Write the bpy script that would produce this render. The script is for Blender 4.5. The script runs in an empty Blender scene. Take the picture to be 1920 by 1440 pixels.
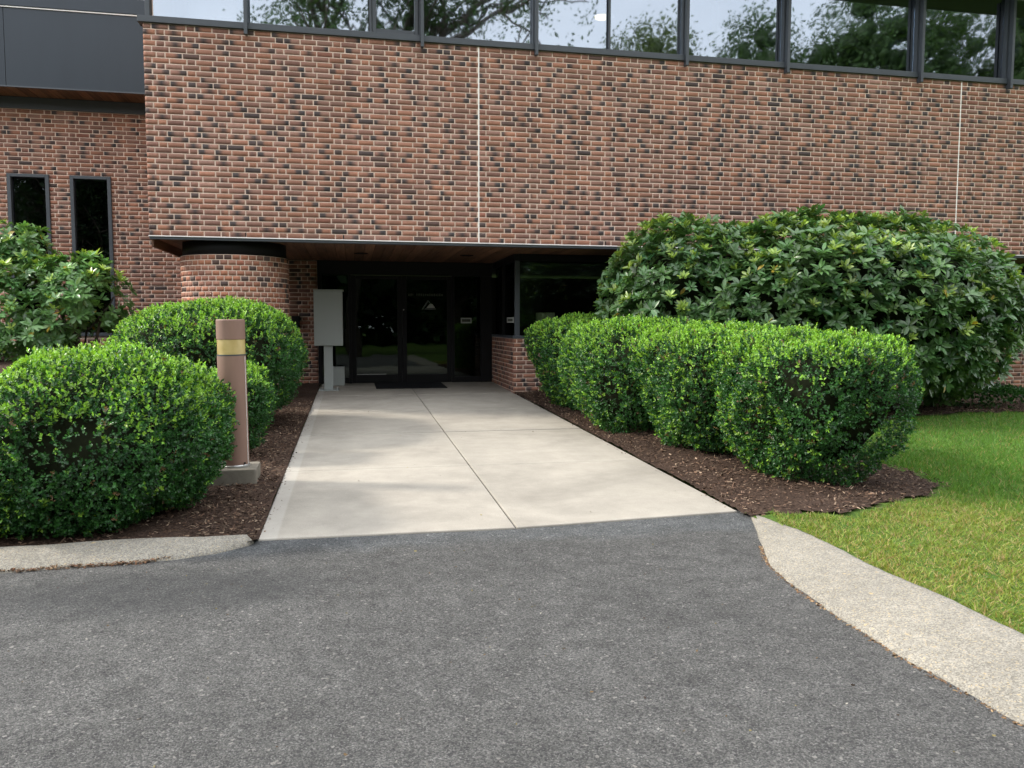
import bpy, bmesh, math
import numpy as np
from mathutils import Matrix, Vector

RNG = np.random.default_rng(11)
SC = bpy.context.scene
COL = SC.collection

# ------------------------------------------------------------------ camera
CAM = np.array([2.4654, -10.6952, 1.0870])
YAW, PITCH, ROLL = math.radians(11.39), math.radians(4.297), math.radians(-0.127)
_f = np.array([math.sin(YAW) * math.cos(PITCH), math.cos(YAW) * math.cos(PITCH), -math.sin(PITCH)])
_r = np.array([math.cos(YAW), -math.sin(YAW), 0.0])
_d = np.cross(_f, _r)
_r2 = math.cos(ROLL) * _r + math.sin(ROLL) * _d
_d2 = -math.sin(ROLL) * _r + math.cos(ROLL) * _d
cam = bpy.data.cameras.new("camera")
cam.sensor_fit = 'HORIZONTAL'
cam.sensor_width = 36.0
cam.lens = 1486.57 / 1920 * 36.0
cam.clip_start = 0.05
cam.clip_end = 2000
cam_ob = bpy.data.objects.new("camera", cam)
COL.objects.link(cam_ob)
cam_ob.matrix_world = Matrix(((_r2[0], -_d2[0], -_f[0], CAM[0]), (_r2[1], -_d2[1], -_f[1], CAM[1]),
                              (_r2[2], -_d2[2], -_f[2], CAM[2]), (0, 0, 0, 1)))
SC.camera = cam_ob

# ------------------------------------------------------------------ light
SUN_DIR = np.array([-0.80, 0.235, 0.60]); SUN_DIR /= np.linalg.norm(SUN_DIR)
SUN_EL = math.asin(SUN_DIR[2]); SUN_AZ = math.atan2(SUN_DIR[0], SUN_DIR[1])
world = bpy.data.worlds.new("World"); SC.world = world; world.use_nodes = True
wn = world.node_tree; wn.nodes.clear()
w_out = wn.nodes.new("ShaderNodeOutputWorld"); w_bg = wn.nodes.new("ShaderNodeBackground")
w_sky = wn.nodes.new("ShaderNodeTexSky"); w_sky.sky_type = 'NISHITA'; w_sky.sun_disc = False
w_sky.sun_elevation = SUN_EL; w_sky.sun_rotation = SUN_AZ; w_sky.dust_density = 2.5; w_sky.altitude = 60
w_tc = wn.nodes.new("ShaderNodeTexCoord"); w_map = wn.nodes.new("ShaderNodeMapping")
w_map.inputs['Scale'].default_value = (1.0, 1.0, 2.6)
w_noise = wn.nodes.new("ShaderNodeTexNoise"); w_noise.inputs['Scale'].default_value = 2.2
w_noise.inputs['Detail'].default_value = 6; w_noise.inputs['Roughness'].default_value = 0.55
w_ramp = wn.nodes.new("ShaderNodeValToRGB")
w_ramp.color_ramp.elements[0].position = 0.25; w_ramp.color_ramp.elements[0].color = (0.72, 0.72, 0.72, 1)
w_ramp.color_ramp.elements[1].position = 0.62; w_ramp.color_ramp.elements[1].color = (1, 1, 1, 1)
w_mix = wn.nodes.new("ShaderNodeMix"); w_mix.data_type = 'RGBA'
w_mix.inputs['B'].default_value = (10.2, 10.5, 11.0, 1)          # thin bright cloud layer
wn.links.new(w_tc.outputs['Generated'], w_map.inputs['Vector'])
wn.links.new(w_map.outputs['Vector'], w_noise.inputs['Vector'])
wn.links.new(w_noise.outputs['Fac'], w_ramp.inputs['Fac'])
wn.links.new(w_ramp.outputs['Color'], w_mix.inputs['Factor'])
wn.links.new(w_sky.outputs['Color'], w_mix.inputs['A'])
wn.links.new(w_mix.outputs['Result'], w_bg.inputs['Color'])
wn.links.new(w_bg.outputs['Background'], w_out.inputs['Surface'])
w_bg.inputs['Strength'].default_value = 0.15

sun = bpy.data.lights.new("sun", 'SUN'); sun.energy = 2.4; sun.angle = math.radians(7.0); sun.color = (1.0, 0.93, 0.82)
sun_ob = bpy.data.objects.new("sun", sun); COL.objects.link(sun_ob)
sun_ob.rotation_euler = Vector(SUN_DIR).to_track_quat('Z', 'Y').to_euler()
sun_ob.location = (-20, 8, 20)
SC.view_settings.view_transform = 'Standard'
SC.view_settings.look = 'None'
SC.view_settings.gamma = 1.0
SC.view_settings.use_curve_mapping = False
SC.view_settings.exposure = 0.88
SC.cycles.max_bounces = 8
SC.cycles.transparent_max_bounces = 12
SC.cycles.use_denoising = True

# ------------------------------------------------------------------ helpers
def link(o, parent=None):
    COL.objects.link(o)
    if parent is not None:
        o.parent = parent
    return o

def tag(o, label=None, cat=None, group=None, kind=None):
    if label: o["label"] = label
    if cat: o["category"] = cat
    if group: o["group"] = group
    if kind: o["kind"] = kind
    return o

def thing(name, loc, label, cat, group=None):
    o = bpy.data.objects.new(name, None); o.empty_display_size = 0.1
    COL.objects.link(o); o.location = loc
    o.matrix_world = Matrix.Translation(loc)
    return tag(o, label, cat, group)

def add_mesh(name, me, mat, parent=None, loc=None):
    """link a mesh whose vertices are in world space (or local when loc is given) under parent"""
    if mat is not None:
        me.materials.append(mat)
    o = bpy.data.objects.new(name, me); COL.objects.link(o)
    if loc is not None:
        o.location = loc
    if parent is not None:
        o.parent = parent
        if loc is None:
            o.matrix_parent_inverse = parent_inv(parent)
    return o

def parent_inv(p):
    m = Matrix.Identity(4)
    q = p
    chain = []
    while q is not None:
        chain.append(q); q = q.parent
    for q in reversed(chain):
        m = m @ q.matrix_parent_inverse @ Matrix.LocRotScale(q.location, q.rotation_euler, q.scale)
    return m.inverted()

def np_mesh(name, V, F, C=None, smooth=False):
    V = np.asarray(V, np.float32); F = np.asarray(F, np.int32)
    me = bpy.data.meshes.new(name)
    k = F.shape[1]
    me.vertices.add(len(V)); me.loops.add(F.size); me.polygons.add(len(F))
    me.vertices.foreach_set("co", V.ravel())
    me.loops.foreach_set("vertex_index", F.ravel())
    me.polygons.foreach_set("loop_start", np.arange(0, F.size, k, dtype=np.int32))
    if smooth:
        me.polygons.foreach_set("use_smooth", np.ones(len(F), bool))
    if C is not None:
        a = me.color_attributes.new("Col", 'FLOAT_COLOR', 'POINT')
        cc = np.ones((len(V), 4), np.float32); cc[:, :3] = C
        a.data.foreach_set("color", cc.ravel())
    me.update(calc_edges=True)
    return me

def bm_mesh(name, bm, smooth=False):
    me = bpy.data.meshes.new(name)
    bmesh.ops.recalc_face_normals(bm, faces=bm.faces)
    bm.to_mesh(me); bm.free()
    if smooth:
        for p in me.polygons: p.use_smooth = True
    return me

def bm_box(bm, x0, x1, y0, y1, z0, z1, bevel=0.0, seg=2):
    r = bmesh.ops.create_cube(bm, size=1.0)
    vs = r['verts']
    for v in vs:
        v.co = Vector((x0 + (v.co.x + .5) * (x1 - x0), y0 + (v.co.y + .5) * (y1 - y0), z0 + (v.co.z + .5) * (z1 - z0)))
    if bevel > 0:
        es = set()
        for v in vs:
            es.update(v.link_edges)
        bmesh.ops.bevel(bm, geom=list(es), offset=bevel, segments=seg, profile=0.6, affect='EDGES')
    return vs

def box(name, x0, x1, y0, y1, z0, z1, mat, parent=None, bevel=0.004):
    bm = bmesh.new(); bm_box(bm, x0, x1, y0, y1, z0, z1, bevel)
    return add_mesh(name, bm_mesh(name, bm), mat, parent)

def boxes(name, lst, mat, parent=None, bevel=0.003):
    bm = bmesh.new()
    for b in lst:
        bm_box(bm, *b, bevel=bevel)
    return add_mesh(name, bm_mesh(name, bm), mat, parent)

def lathe_bm(profile, seg=40, cx=0, cy=0, cap=True):
    bm = bmesh.new()
    rings = []
    for r, z in profile:
        rings.append([bm.verts.new((cx + r * math.cos(2 * math.pi * i / seg), cy + r * math.sin(2 * math.pi * i / seg), z)) for i in range(seg)])
    for a, b in zip(rings[:-1], rings[1:]):
        for i in range(seg):
            bm.faces.new((a[i], a[(i + 1) % seg], b[(i + 1) % seg], b[i]))
    if cap:
        bm.faces.new(rings[0][::-1]); bm.faces.new(rings[-1])
    return bm

def tube_arrays(pts, radii, seg=8):
    pts = np.asarray(pts, float); n = len(pts)
    V = []; F = []
    for i in range(n):
        t = pts[min(i + 1, n - 1)] - pts[max(i - 1, 0)]; t /= (np.linalg.norm(t) + 1e-9)
        a = np.array([0, 0, 1.]) if abs(t[2]) < .9 else np.array([1., 0, 0])
        u = np.cross(t, a); u /= np.linalg.norm(u); v = np.cross(t, u)
        for k in range(seg):
            an = 2 * math.pi * k / seg
            V.append(pts[i] + radii[i] * (math.cos(an) * u + math.sin(an) * v))
    for i in range(n - 1):
        for k in range(seg):
            F.append((i * seg + k, i * seg + (k + 1) % seg, (i + 1) * seg + (k + 1) % seg, (i + 1) * seg + k))
    return np.array(V), np.array(F)

def project(P):
    Q = np.asarray(P) - CAM
    z = Q @ _f
    f = 1486.57
    return 960 + f * (Q @ _r2) / z, 720 + f * (Q @ _d2) / z, z

# ------------------------------------------------------------------ materials
class NT:
    def __init__(s, name):
        s.m = bpy.data.materials.new(name); s.m.use_nodes = True
        s.t = s.m.node_tree; s.t.nodes.clear()
        s.out = s.t.nodes.new("ShaderNodeOutputMaterial")
    def n(s, typ, **kw):
        nd = s.t.nodes.new(typ)
        for k, v in kw.items():
            if k in nd.inputs: nd.inputs[k].default_value = v
            else: setattr(nd, k, v)
        return nd
    def l(s, a, b): s.t.links.new(a, b)
    def coords(s, kind='Object', scale=(1, 1, 1)):
        tc = s.n("ShaderNodeTexCoord"); mp = s.n("ShaderNodeMapping"); mp.inputs['Scale'].default_value = scale
        s.l(tc.outputs[kind], mp.inputs['Vector']); return mp.outputs['Vector']
    def noise(s, vec, scale, detail=4, rough=.55, dist=0):
        nd = s.n("ShaderNodeTexNoise"); nd.inputs['Scale'].default_value = scale; nd.inputs['Detail'].default_value = detail
        nd.inputs['Roughness'].default_value = rough; nd.inputs['Distortion'].default_value = dist
        s.l(vec, nd.inputs['Vector']); return nd.outputs['Fac']
    def ramp(s, fac, stops):
        r = s.n("ShaderNodeValToRGB"); e = r.color_ramp.elements
        while len(e) < len(stops): e.new(0.5)
        for el, (p, c) in zip(e, stops):
            el.position = p; el.color = (c[0], c[1], c[2], 1) if not isinstance(c, (int, float)) else (c, c, c, 1)
        s.l(fac, r.inputs['Fac']); return r.outputs['Color']
    def mix(s, fac, a, b, blend='MIX'):
        m = s.n("ShaderNodeMix"); m.data_type = 'RGBA'; m.blend_type = blend
        for sock, v in (('Factor', fac), ('A', a), ('B', b)):
            if isinstance(v, (int, float)): m.inputs[sock].default_value = v
            elif isinstance(v, tuple): m.inputs[sock].default_value = (*v, 1) if len(v) == 3 else v
            else: s.l(v, m.inputs[sock])
        return m.outputs['Result']
    def math(s, op, a, b=0.0, clamp=False):
        m = s.n("ShaderNodeMath"); m.operation = op; m.use_clamp = clamp
        for i, v in enumerate((a, b)):
            if isinstance(v, (int, float)): m.inputs[i].default_value = v
            else: s.l(v, m.inputs[i])
        return m.outputs[0]
    def bump(s, h, strength=.3, dist=.01, nrm=None):
        b = s.n("ShaderNodeBump"); b.inputs['Strength'].default_value = strength; b.inputs['Distance'].default_value = dist
        s.l(h, b.inputs['Height'])
        if nrm is not None: s.l(nrm, b.inputs['Normal'])
        return b.outputs['Normal']
    def principled(s, col, rough=.6, metal=0.0, spec=.5, normal=None):
        p = s.n("ShaderNodeBsdfPrincipled")
        for k, v in (('Base Color', col), ('Roughness', rough), ('Metallic', metal), ('Specular IOR Level', spec)):
            if isinstance(v, (int, float)): p.inputs[k].default_value = v
            elif isinstance(v, tuple): p.inputs[k].default_value = (*v, 1)
            else: s.l(v, p.inputs[k])
        if normal is not None: s.l(normal, p.inputs['Normal'])
        return p
    def done(s, shader):
        s.l(shader, s.out.inputs['Surface']); return s.m

def attr(t, name="Col"):
    a = t.n("ShaderNodeAttribute"); a.attribute_type = 'GEOMETRY'; a.attribute_name = name
    return a.outputs['Color']

def world_pos(t):
    return t.n("ShaderNodeNewGeometry").outputs['Position']

def mat_brick():
    t = NT("brick_clay"); c = attr(t); pos = world_pos(t)
    mp = t.n("ShaderNodeMapping"); mp.inputs['Scale'].default_value = (1, 1, 1); t.l(pos, mp.inputs['Vector'])
    n1 = t.noise(mp.outputs['Vector'], 55, 4, .65)
    mp2 = t.n("ShaderNodeMapping"); mp2.inputs['Scale'].default_value = (30, 30, 260); t.l(pos, mp2.inputs['Vector'])
    n2 = t.noise(mp2.outputs['Vector'], 1.0, 3, .6)
    col = t.mix(1.0, c, t.ramp(n1, [(.25, .86), (.75, 1.14)]), 'MULTIPLY')
    col = t.mix(1.0, col, t.ramp(n2, [(.3, .92), (.7, 1.08)]), 'MULTIPLY')
    big = t.noise(pos, 0.8, 4, .6)
    col = t.mix(1.0, col, t.ramp(big, [(.3, .86), (.7, 1.13)]), 'MULTIPLY')
    mp3 = t.n('ShaderNodeMapping'); mp3.inputs['Scale'].default_value = (3.2, 3.2, .22); t.l(pos, mp3.inputs['Vector'])
    stn = t.noise(mp3.outputs['Vector'], 1.0, 5, .65)
    col = t.mix(1.0, col, t.ramp(stn, [(.32, .84), (.6, 1.06)]), 'MULTIPLY')
    # faint pale efflorescence film
    eff = t.noise(pos, 1.7, 6, .7)
    col = t.mix(t.ramp(eff, [(.62, 0.0), (.82, .16)]), col, (.45, .38, .34))
    h = t.math('ADD', t.math('MULTIPLY', n1, .6), n2)
    return t.done(t.principled(col, .82, 0, .3, t.bump(h, .5, .004)).outputs[0])

def mat_mortar():
    t = NT("mortar"); pos = world_pos(t)
    n1 = t.noise(pos, 90, 3, .6); n2 = t.noise(pos, 2.0, 5, .6)
    col = t.ramp(n2, [(.25, (.58, .44, .355)), (.75, (.74, .575, .47))])
    col = t.mix(1.0, col, t.ramp(n1, [(.3, .85), (.7, 1.12)]), 'MULTIPLY')
    return t.done(t.principled(col, .9, 0, .2, t.bump(n1, .4, .004)).outputs[0])

def mat_plain(name, col, rough=.5, metal=0., spec=.5, var=.12, scale=6., bump=.05, streak=False):
    t = NT(name); pos = world_pos(t)
    mp = t.n("ShaderNodeMapping"); mp.inputs['Scale'].default_value = (1, 1, .18 if streak else 1); t.l(pos, mp.inputs['Vector'])
    n1 = t.noise(mp.outputs['Vector'], scale, 5, .6); n2 = t.noise(pos, 120, 2, .5)
    c = t.mix(1.0, (*col, 1), t.ramp(n1, [(.25, 1 - var), (.75, 1 + var)]), 'MULTIPLY')
    r = t.math('ADD', t.math('MULTIPLY', n1, .18), rough - .09)
    return t.done(t.principled(c, r, metal, spec, t.bump(n2, bump, .002)).outputs[0])

def mat_glass(name, refl, tint, rough=0.0, gcol=(0.86, 0.92, 1.0)):
    t = NT(name)
    tr = t.n("ShaderNodeBsdfTransparent"); tr.inputs['Color'].default_value = (*tint, 1)
    gl = t.n("ShaderNodeBsdfGlossy"); gl.inputs['Color'].default_value = (*gcol, 1); gl.inputs['Roughness'].default_value = rough
    pos = world_pos(t)
    n = t.noise(pos, 1.3, 2, .4)                                  # slight pillowing of the pane
    nb = t.bump(n, .05, .05); t.l(nb, gl.inputs['Normal'])
    fr = t.n("ShaderNodeFresnel"); fr.inputs['IOR'].default_value = 1.5
    fac = t.math('ADD', t.math('MULTIPLY', fr.outputs[0], 1.0 - refl), refl - .02, True)
    m = t.n("ShaderNodeMixShader"); t.l(fac, m.inputs[0]); t.l(tr.outputs[0], m.inputs[1]); t.l(gl.outputs[0], m.inputs[2])
    return t.done(m.outputs[0])

def mat_leaf(name, rough=.38, trans=.35, spec=.5, bump=0.):
    t = NT(name); c = attr(t)
    p = t.principled(c, rough, 0, spec)
    tl = t.n("ShaderNodeBsdfTranslucent")
    cc = t.mix(1.0, c, (1.25, 1.25, .55, 1), 'MULTIPLY'); t.l(cc, tl.inputs['Color'])
    m = t.n("ShaderNodeMixShader"); m.inputs[0].default_value = trans
    t.l(p.outputs[0], m.inputs[1]); t.l(tl.outputs[0], m.inputs[2])
    return t.done(m.outputs[0])

def mat_concrete():
    t = NT("walk_concrete"); pos = world_pos(t)
    a = t.noise(pos, .9, 6, .62, .6); b = t.noise(pos, 5, 5, .65); c = t.noise(pos, 220, 2, .5)
    col = t.ramp(a, [(.28, (.258, .236, .202)), (.5, (.334, .306, .262)), (.74, (.394, .360, .308))])
    col = t.mix(1.0, col, t.ramp(b, [(.25, .86), (.75, 1.10)]), 'MULTIPLY')
    col = t.mix(1.0, col, t.ramp(c, [(.3, .86), (.7, 1.12)]), 'MULTIPLY')
    # per-slab tone
    oi = t.n("ShaderNodeObjectInfo")
    col = t.mix(1.0, col, t.ramp(oi.outputs['Random'], [(0, .93), (1, 1.05)]), 'MULTIPLY')
    # trowelled border along the left edge
    sx = t.n("ShaderNodeSeparateXYZ"); t.l(pos, sx.inputs[0])
    edge = t.ramp(t.math('MULTIPLY', t.math('SUBTRACT', sx.outputs[0], 1.925), 4.0), [(.40, 1.0), (.46, 0.0)])
    col = t.mix(t.math('MULTIPLY', edge, .35), col, (.45, .43, .395))
    # dark tannin blotches
    st = t.noise(pos, 2.3, 8, .74, 1.6)
    col = t.mix(t.ramp(st, [(.60, 0.0), (.78, .35)]), col, (.25, .225, .195))
    h = t.math('ADD', c, t.math('MULTIPLY', b, .5))
    return t.done(t.principled(col, .78, 0, .3, t.bump(h, .25, .003)).outputs[0])

def mat_asphalt():
    t = NT("asphalt"); pos = world_pos(t)
    v = t.n("ShaderNodeTexVoronoi"); v.inputs['Scale'].default_value = 210; v.inputs['Randomness'].default_value = 1; t.l(pos, v.inputs['Vector'])
    v2 = t.n("ShaderNodeTexVoronoi"); v2.inputs['Scale'].default_value = 105; t.l(pos, v2.inputs['Vector'])
    sep = t.n("ShaderNodeSeparateColor"); t.l(v.outputs['Color'], sep.inputs[0])
    sep2 = t.n("ShaderNodeSeparateColor"); t.l(v2.outputs['Color'], sep2.inputs[0])
    big = t.noise(pos, .7, 6, .65, .5); mid = t.noise(pos, 9, 5, .65)
    base = t.ramp(sep.outputs[0], [(0.0, (.072, .073, .074)), (.5, (.143, .141, .136)), (.88, (.208, .205, .196)), (1.0, (.30, .297, .287))])
    base = t.mix(t.ramp(sep2.outputs[1], [(.985, 0.0), (.99, .7)]), base, (.42, .40, .37))
    base = t.mix(t.ramp(sep2.outputs[0], [(.90, 0.0), (.93, .6)]), base, (.05, .05, .052))
    col = t.mix(1.0, base, t.ramp(big, [(.28, .80), (.72, 1.18)]), 'MULTIPLY')
    col = t.mix(1.0, col, t.ramp(mid, [(.28, .70), (.72, 1.26)]), 'MULTIPLY')
    sx = t.n("ShaderNodeSeparateXYZ"); t.l(pos, sx.inputs[0])
    # newer feathered strip laid against the walk: bluer and coarser; darker patch at its left end
    wob = t.math('MULTIPLY', t.math('SUBTRACT', t.noise(pos, 2.2, 4, .6), .5), .5)
    yy = t.math('ADD', sx.outputs[1], wob)
    strip = t.ramp(t.math('ADD', yy, 7.0), [(.60, 0.0), (.74, 1.0)])
    xin = t.ramp(t.math('MULTIPLY', sx.outputs[0], .2), [(.24, 0.0), (.34, 1.0)])
    col = t.mix(t.math('MULTIPLY', strip, xin), col, t.mix(1.0, col, (1.06, 1.12, 1.18, 1), 'MULTIPLY'))
    dx = t.math('MULTIPLY', t.math('SUBTRACT', sx.outputs[0], 1.55), .9)
    dy = t.math('MULTIPLY', t.math('ADD', sx.outputs[1], 6.85), 2.2)
    dd = t.math('ADD', t.math('ADD', t.math('MULTIPLY', dx, dx), t.math('MULTIPLY', dy, dy)), t.math('MULTIPLY', wob, 1.6))
    col = t.mix(t.ramp(dd, [(.10, .5), (.75, 0.0)]), col, (.036, .039, .043))
    h = t.math('ADD', t.math('SUBTRACT', 1.0, v.outputs['Distance']), t.math('MULTIPLY', t.noise(pos, 70, 5, .75), 3.2))
    h = t.math('ADD', h, t.math('MULTIPLY', sep2.outputs[2], .5))
    return t.done(t.principled(col, .80, 0, .35, t.bump(h, 1.0, .013)).outputs[0])

def mat_kerb():
    t = NT("kerb_granite_concrete"); pos = world_pos(t)
    v = t.n("ShaderNodeTexVoronoi"); v.inputs['Scale'].default_value = 190; t.l(pos, v.inputs['Vector'])
    sep = t.n("ShaderNodeSeparateColor"); t.l(v.outputs['Color'], sep.inputs[0])
    big = t.noise(pos, 1.6, 6, .65); mid = t.noise(pos, 14, 5, .7)
    c = t.ramp(sep.outputs[0], [(0, (.160, .148, .126)), (.5, (.245, .228, .194)), (.9, (.325, .302, .256)), (1, (.36, .29, .18))])
    c = t.mix(1.0, c, t.ramp(big, [(.25, .80), (.75, 1.12)]), 'MULTIPLY')
    c = t.mix(1.0, c, t.ramp(mid, [(.25, .84), (.75, 1.14)]), 'MULTIPLY')
    li = t.noise(pos, 22, 3, .5)
    c = t.mix(t.ramp(li, [(.68, 0.0), (.76, .5)]), c, (.52, .37, .15))
    return t.done(t.principled(c, .85, 0, .25, t.bump(t.math('ADD', mid, t.math('MULTIPLY', v.outputs['Distance'], .6)), .6, .006)).outputs[0])

def mat_mulch():
    t = NT("mulch_soil"); pos = world_pos(t)
    a = t.noise(pos, 60, 4, .7); b = t.noise(pos, 3, 4, .6)
    c = t.ramp(a, [(.3, (.020, .0125, .009)), (.55, (.066, .042, .031)), (.8, (.14, .096, .07))])
    c = t.mix(1.0, c, t.ramp(b, [(.3, .8), (.7, 1.2)]), 'MULTIPLY')
    return t.done(t.principled(c, .95, 0, .15, t.bump(a, .9, .02)).outputs[0])

def mat_lawn():
    t = NT("lawn_thatch"); pos = world_pos(t)
    a = t.noise(pos, 40, 4, .7); b = t.noise(pos, 1.4, 5, .65)
    c = t.ramp(b, [(.3, (.06, .12, .022)), (.6, (.095, .15, .03)), (.8, (.15, .16, .04))])
    c = t.mix(1.0, c, t.ramp(a, [(.25, .55), (.75, 1.3)]), 'MULTIPLY')
    return t.done(t.principled(c, .95, 0, .1, t.bump(a, .8, .02)).outputs[0])

def mat_wood():
    t = NT("soffit_wood"); pos = world_pos(t); oi = t.n("ShaderNodeObjectInfo")
    mp = t.n("ShaderNodeMapping"); mp.inputs['Scale'].default_value = (28, 1.6, 28); t.l(pos, mp.inputs['Vector'])
    g = t.noise(mp.outputs['Vector'], 1, 5, .6, .4)
    c = t.ramp(g, [(.3, (.10, .050, .030)), (.6, (.22, .112, .064)), (.8, (.32, .18, .105))])
    c = t.mix(1.0, c, t.ramp(oi.outputs['Random'], [(0, .65), (1, 1.3)]), 'MULTIPLY')
    return t.done(t.principled(c, .6, 0, .4, t.bump(g, .2, .003)).outputs[0])

def mat_attr(name, rough=.85, spec=.2):
    t = NT(name); return t.done(t.principled(attr(t), rough, 0, spec).outputs[0])

def mat_bark():
    t = NT("bark"); pos = world_pos(t)
    mp = t.n("ShaderNodeMapping"); mp.inputs['Scale'].default_value = (14, 14, 3); t.l(pos, mp.inputs['Vector'])
    n = t.noise(mp.outputs['Vector'], 1, 6, .7)
    c = t.ramp(n, [(.3, (.035, .028, .022)), (.7, (.14, .115, .09))])
    return t.done(t.principled(c, .9, 0, .2, t.bump(n, .8, .02)).outputs[0])

def mat_emit(name, col, s):
    t = NT(name); e = t.n("ShaderNodeEmission"); e.inputs['Color'].default_value = (*col, 1); e.inputs['Strength'].default_value = s
    return t.done(e.outputs[0])

M = dict(
    brick=mat_brick(), mortar=mat_mortar(),
    caulk=mat_plain("joint_caulk", (.90, .84, .78), .7, 0, .3, .05),
    dark_metal=mat_plain("dark_bronze_metal", (.052, .060, .070), .42, .0, .5, .10, 3, .03),
    black_metal=mat_plain("black_anodised_metal", (.008, .008, .009), .6, 0, .2, .15),
    fascia=mat_plain("fascia_metal", (.030, .039, .050), .32, 0, .28, .16, 1.1, .02, True),
    flash=mat_plain("pale_flashing", (.82, .80, .78), .45, 0, .5, .08),
    wood=mat_wood(),
    glass_up=mat_glass("window_glass", .25, (.42, .46, .48), .022, gcol=(.82, .90, 1.0)),
    glass_door=mat_glass("door_glass", .02, (.16, .18, .18), gcol=(.6, .7, .66)),
    glass_front=mat_glass("front_window_glass", .02, (.66, .72, .68), gcol=(.6, .7, .66)),
    glass_wing=mat_glass("wing_glass", .03, (.20, .23, .24)),
    concrete=mat_concrete(), asphalt=mat_asphalt(), kerb=mat_kerb(), mulch=mat_mulch(), lawn=mat_lawn(),
    joint=mat_plain("joint_grit", (.03, .028, .026), .95, 0, .1, .2),
    boxleaf=mat_leaf("boxwood_leaf", .36, .30, .5),
    rholeaf=mat_leaf("rhododendron_leaf", .32, .28, .7),
    grass=mat_leaf("grass_blade", .55, .35, .25),
    treeleaf=mat_leaf("oak_leaf", .5, .35, .3),
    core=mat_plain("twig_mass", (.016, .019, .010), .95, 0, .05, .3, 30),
    bark=mat_bark(), chip=mat_attr("mulch_chip", .9, .2),
    bollard=mat_plain("bollard_brown_paint", (.210, .128, .098), .6, 0, .35, .24, 4.5, .12, True),
    amber=None, base_conc=mat_plain("aged_concrete", (.21, .19, .155), .9, 0, .2, .28, 9, .6),
    grey_paint=mat_plain("grey_enamel", (.42, .45, .44), .42, 0, .45, .05, 1.2, .02, True),
    mat_rubber=mat_plain("rubber_mat", (.012, .013, .015), .85, 0, .2, .3, 40, .5),
    interior=mat_plain("interior_wall", (.20, .20, .19), .9, 0, .1, .1),
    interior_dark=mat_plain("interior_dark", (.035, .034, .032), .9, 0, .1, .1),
    blind=mat_plain("fabric_blind", (.62, .64, .66), .9, 0, .1, .05),
    paper=mat_plain("paper_notice", (.42, .44, .42), .8, 0, .2, .08),
    sign_inner=mat_plain("sign_dark_text", (.07, .08, .06), .7, 0, .2, .3, 200),
    decal=mat_plain("white_vinyl", (.17, .185, .185), .6, 0, .3, .05),
    shade=mat_plain("lamp_shade_fabric", (.82, .76, .52), .9, 0, .1, .1),
    lamp=mat_emit("lamp_lit", (1.0, .70, .25), 5.0),
    steel=mat_plain("galvanised_steel", (.45, .45, .44), .4, .8, .5, .1),
    twig=mat_plain("dead_twig", (.20, .15, .10), .9, 0, .2, .2),
)
def mat_amber():
    t = NT("amber_lens"); pos = world_pos(t)
    n = t.noise(pos, 14, 3, .5)
    c = t.ramp(n, [(.3, (.50, .39, .16)), (.7, (.66, .54, .27))])
    p = t.principled(c, .22, 0, .6)
    tl = t.n("ShaderNodeBsdfTranslucent"); tl.inputs['Color'].default_value = (.8, .62, .25, 1)
    m = t.n("ShaderNodeMixShader"); m.inputs[0].default_value = .3
    t.l(p.outputs[0], m.inputs[1]); t.l(tl.outputs[0], m.inputs[2])
    return t.done(m.outputs[0])
M['amber'] = mat_amber()

# ------------------------------------------------------------------ terrain
K = 0.0205
def sm(x): x = np.clip(x, 0, 1); return x * x * (3 - 2 * x)
def gz(x, y): return K * np.clip(y, -26, 4.0)
def bedz(x, y):
    """planted bed left of the walk, rising towards the wing"""
    return gz(x, y) + 0.015 + 0.56 * sm((y + 4.6) / 3.4) * sm((1.25 - x) / 1.5)
W0, W1, WM = 1.925, 4.920, 3.415
XK = 4.96     # outer side of right kerb

def grid_sheet(name, x0, x1, y0, y1, nx, ny, zf, mat, inside=None, kind='structure', parent=None, rough=0.0):
    xs = np.linspace(x0, x1, nx + 1) if np.ndim(nx) == 0 else np.asarray(nx); ys = np.linspace(y0, y1, ny + 1) if np.ndim(ny) == 0 else np.asarray(ny)
    nx, ny = len(xs) - 1, len(ys) - 1
    X, Y = np.meshgrid(xs, ys)
    Z = zf(X, Y) + (RNG.normal(0, rough, X.shape) if rough else 0)
    V = np.stack([X.ravel(), Y.ravel(), np.broadcast_to(Z, X.shape).ravel()], 1)
    i = np.arange(nx * ny); cx = i % nx; cy = i // nx
    a = cy * (nx + 1) + cx
    F = np.stack([a, a + 1, a + nx + 2, a + nx + 1], 1)
    if inside is not None:
        cen = V[F].mean(1); F = F[inside(cen[:, 0], cen[:, 1])]
    o = add_mesh(name, np_mesh(name, V, F, smooth=True), mat, parent)
    if kind: o["kind"] = kind
    return o

def in_poly(px, py, poly):
    poly = np.asarray(poly); n = len(poly); ins = np.zeros(np.shape(px), bool); j = n - 1
    for i in range(n):
        xi, yi = poly[i]; xj, yj = poly[j]
        c = ((yi > py) != (yj > py)) & (px < (xj - xi) * (py - yi) / (yj - yi + 1e-12) + xi)
        ins ^= c; j = i
    return ins

grid_sheet("ground", -120, 120, -140, 60, 60, 50, lambda x, y: gz(x, y) - 0.16, M['lawn'])
grid_sheet("driveway", -60, 5.02, -24, -5.9, 130, 60, lambda x, y: gz(x, y) - 0.012, M['asphalt'])

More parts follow.
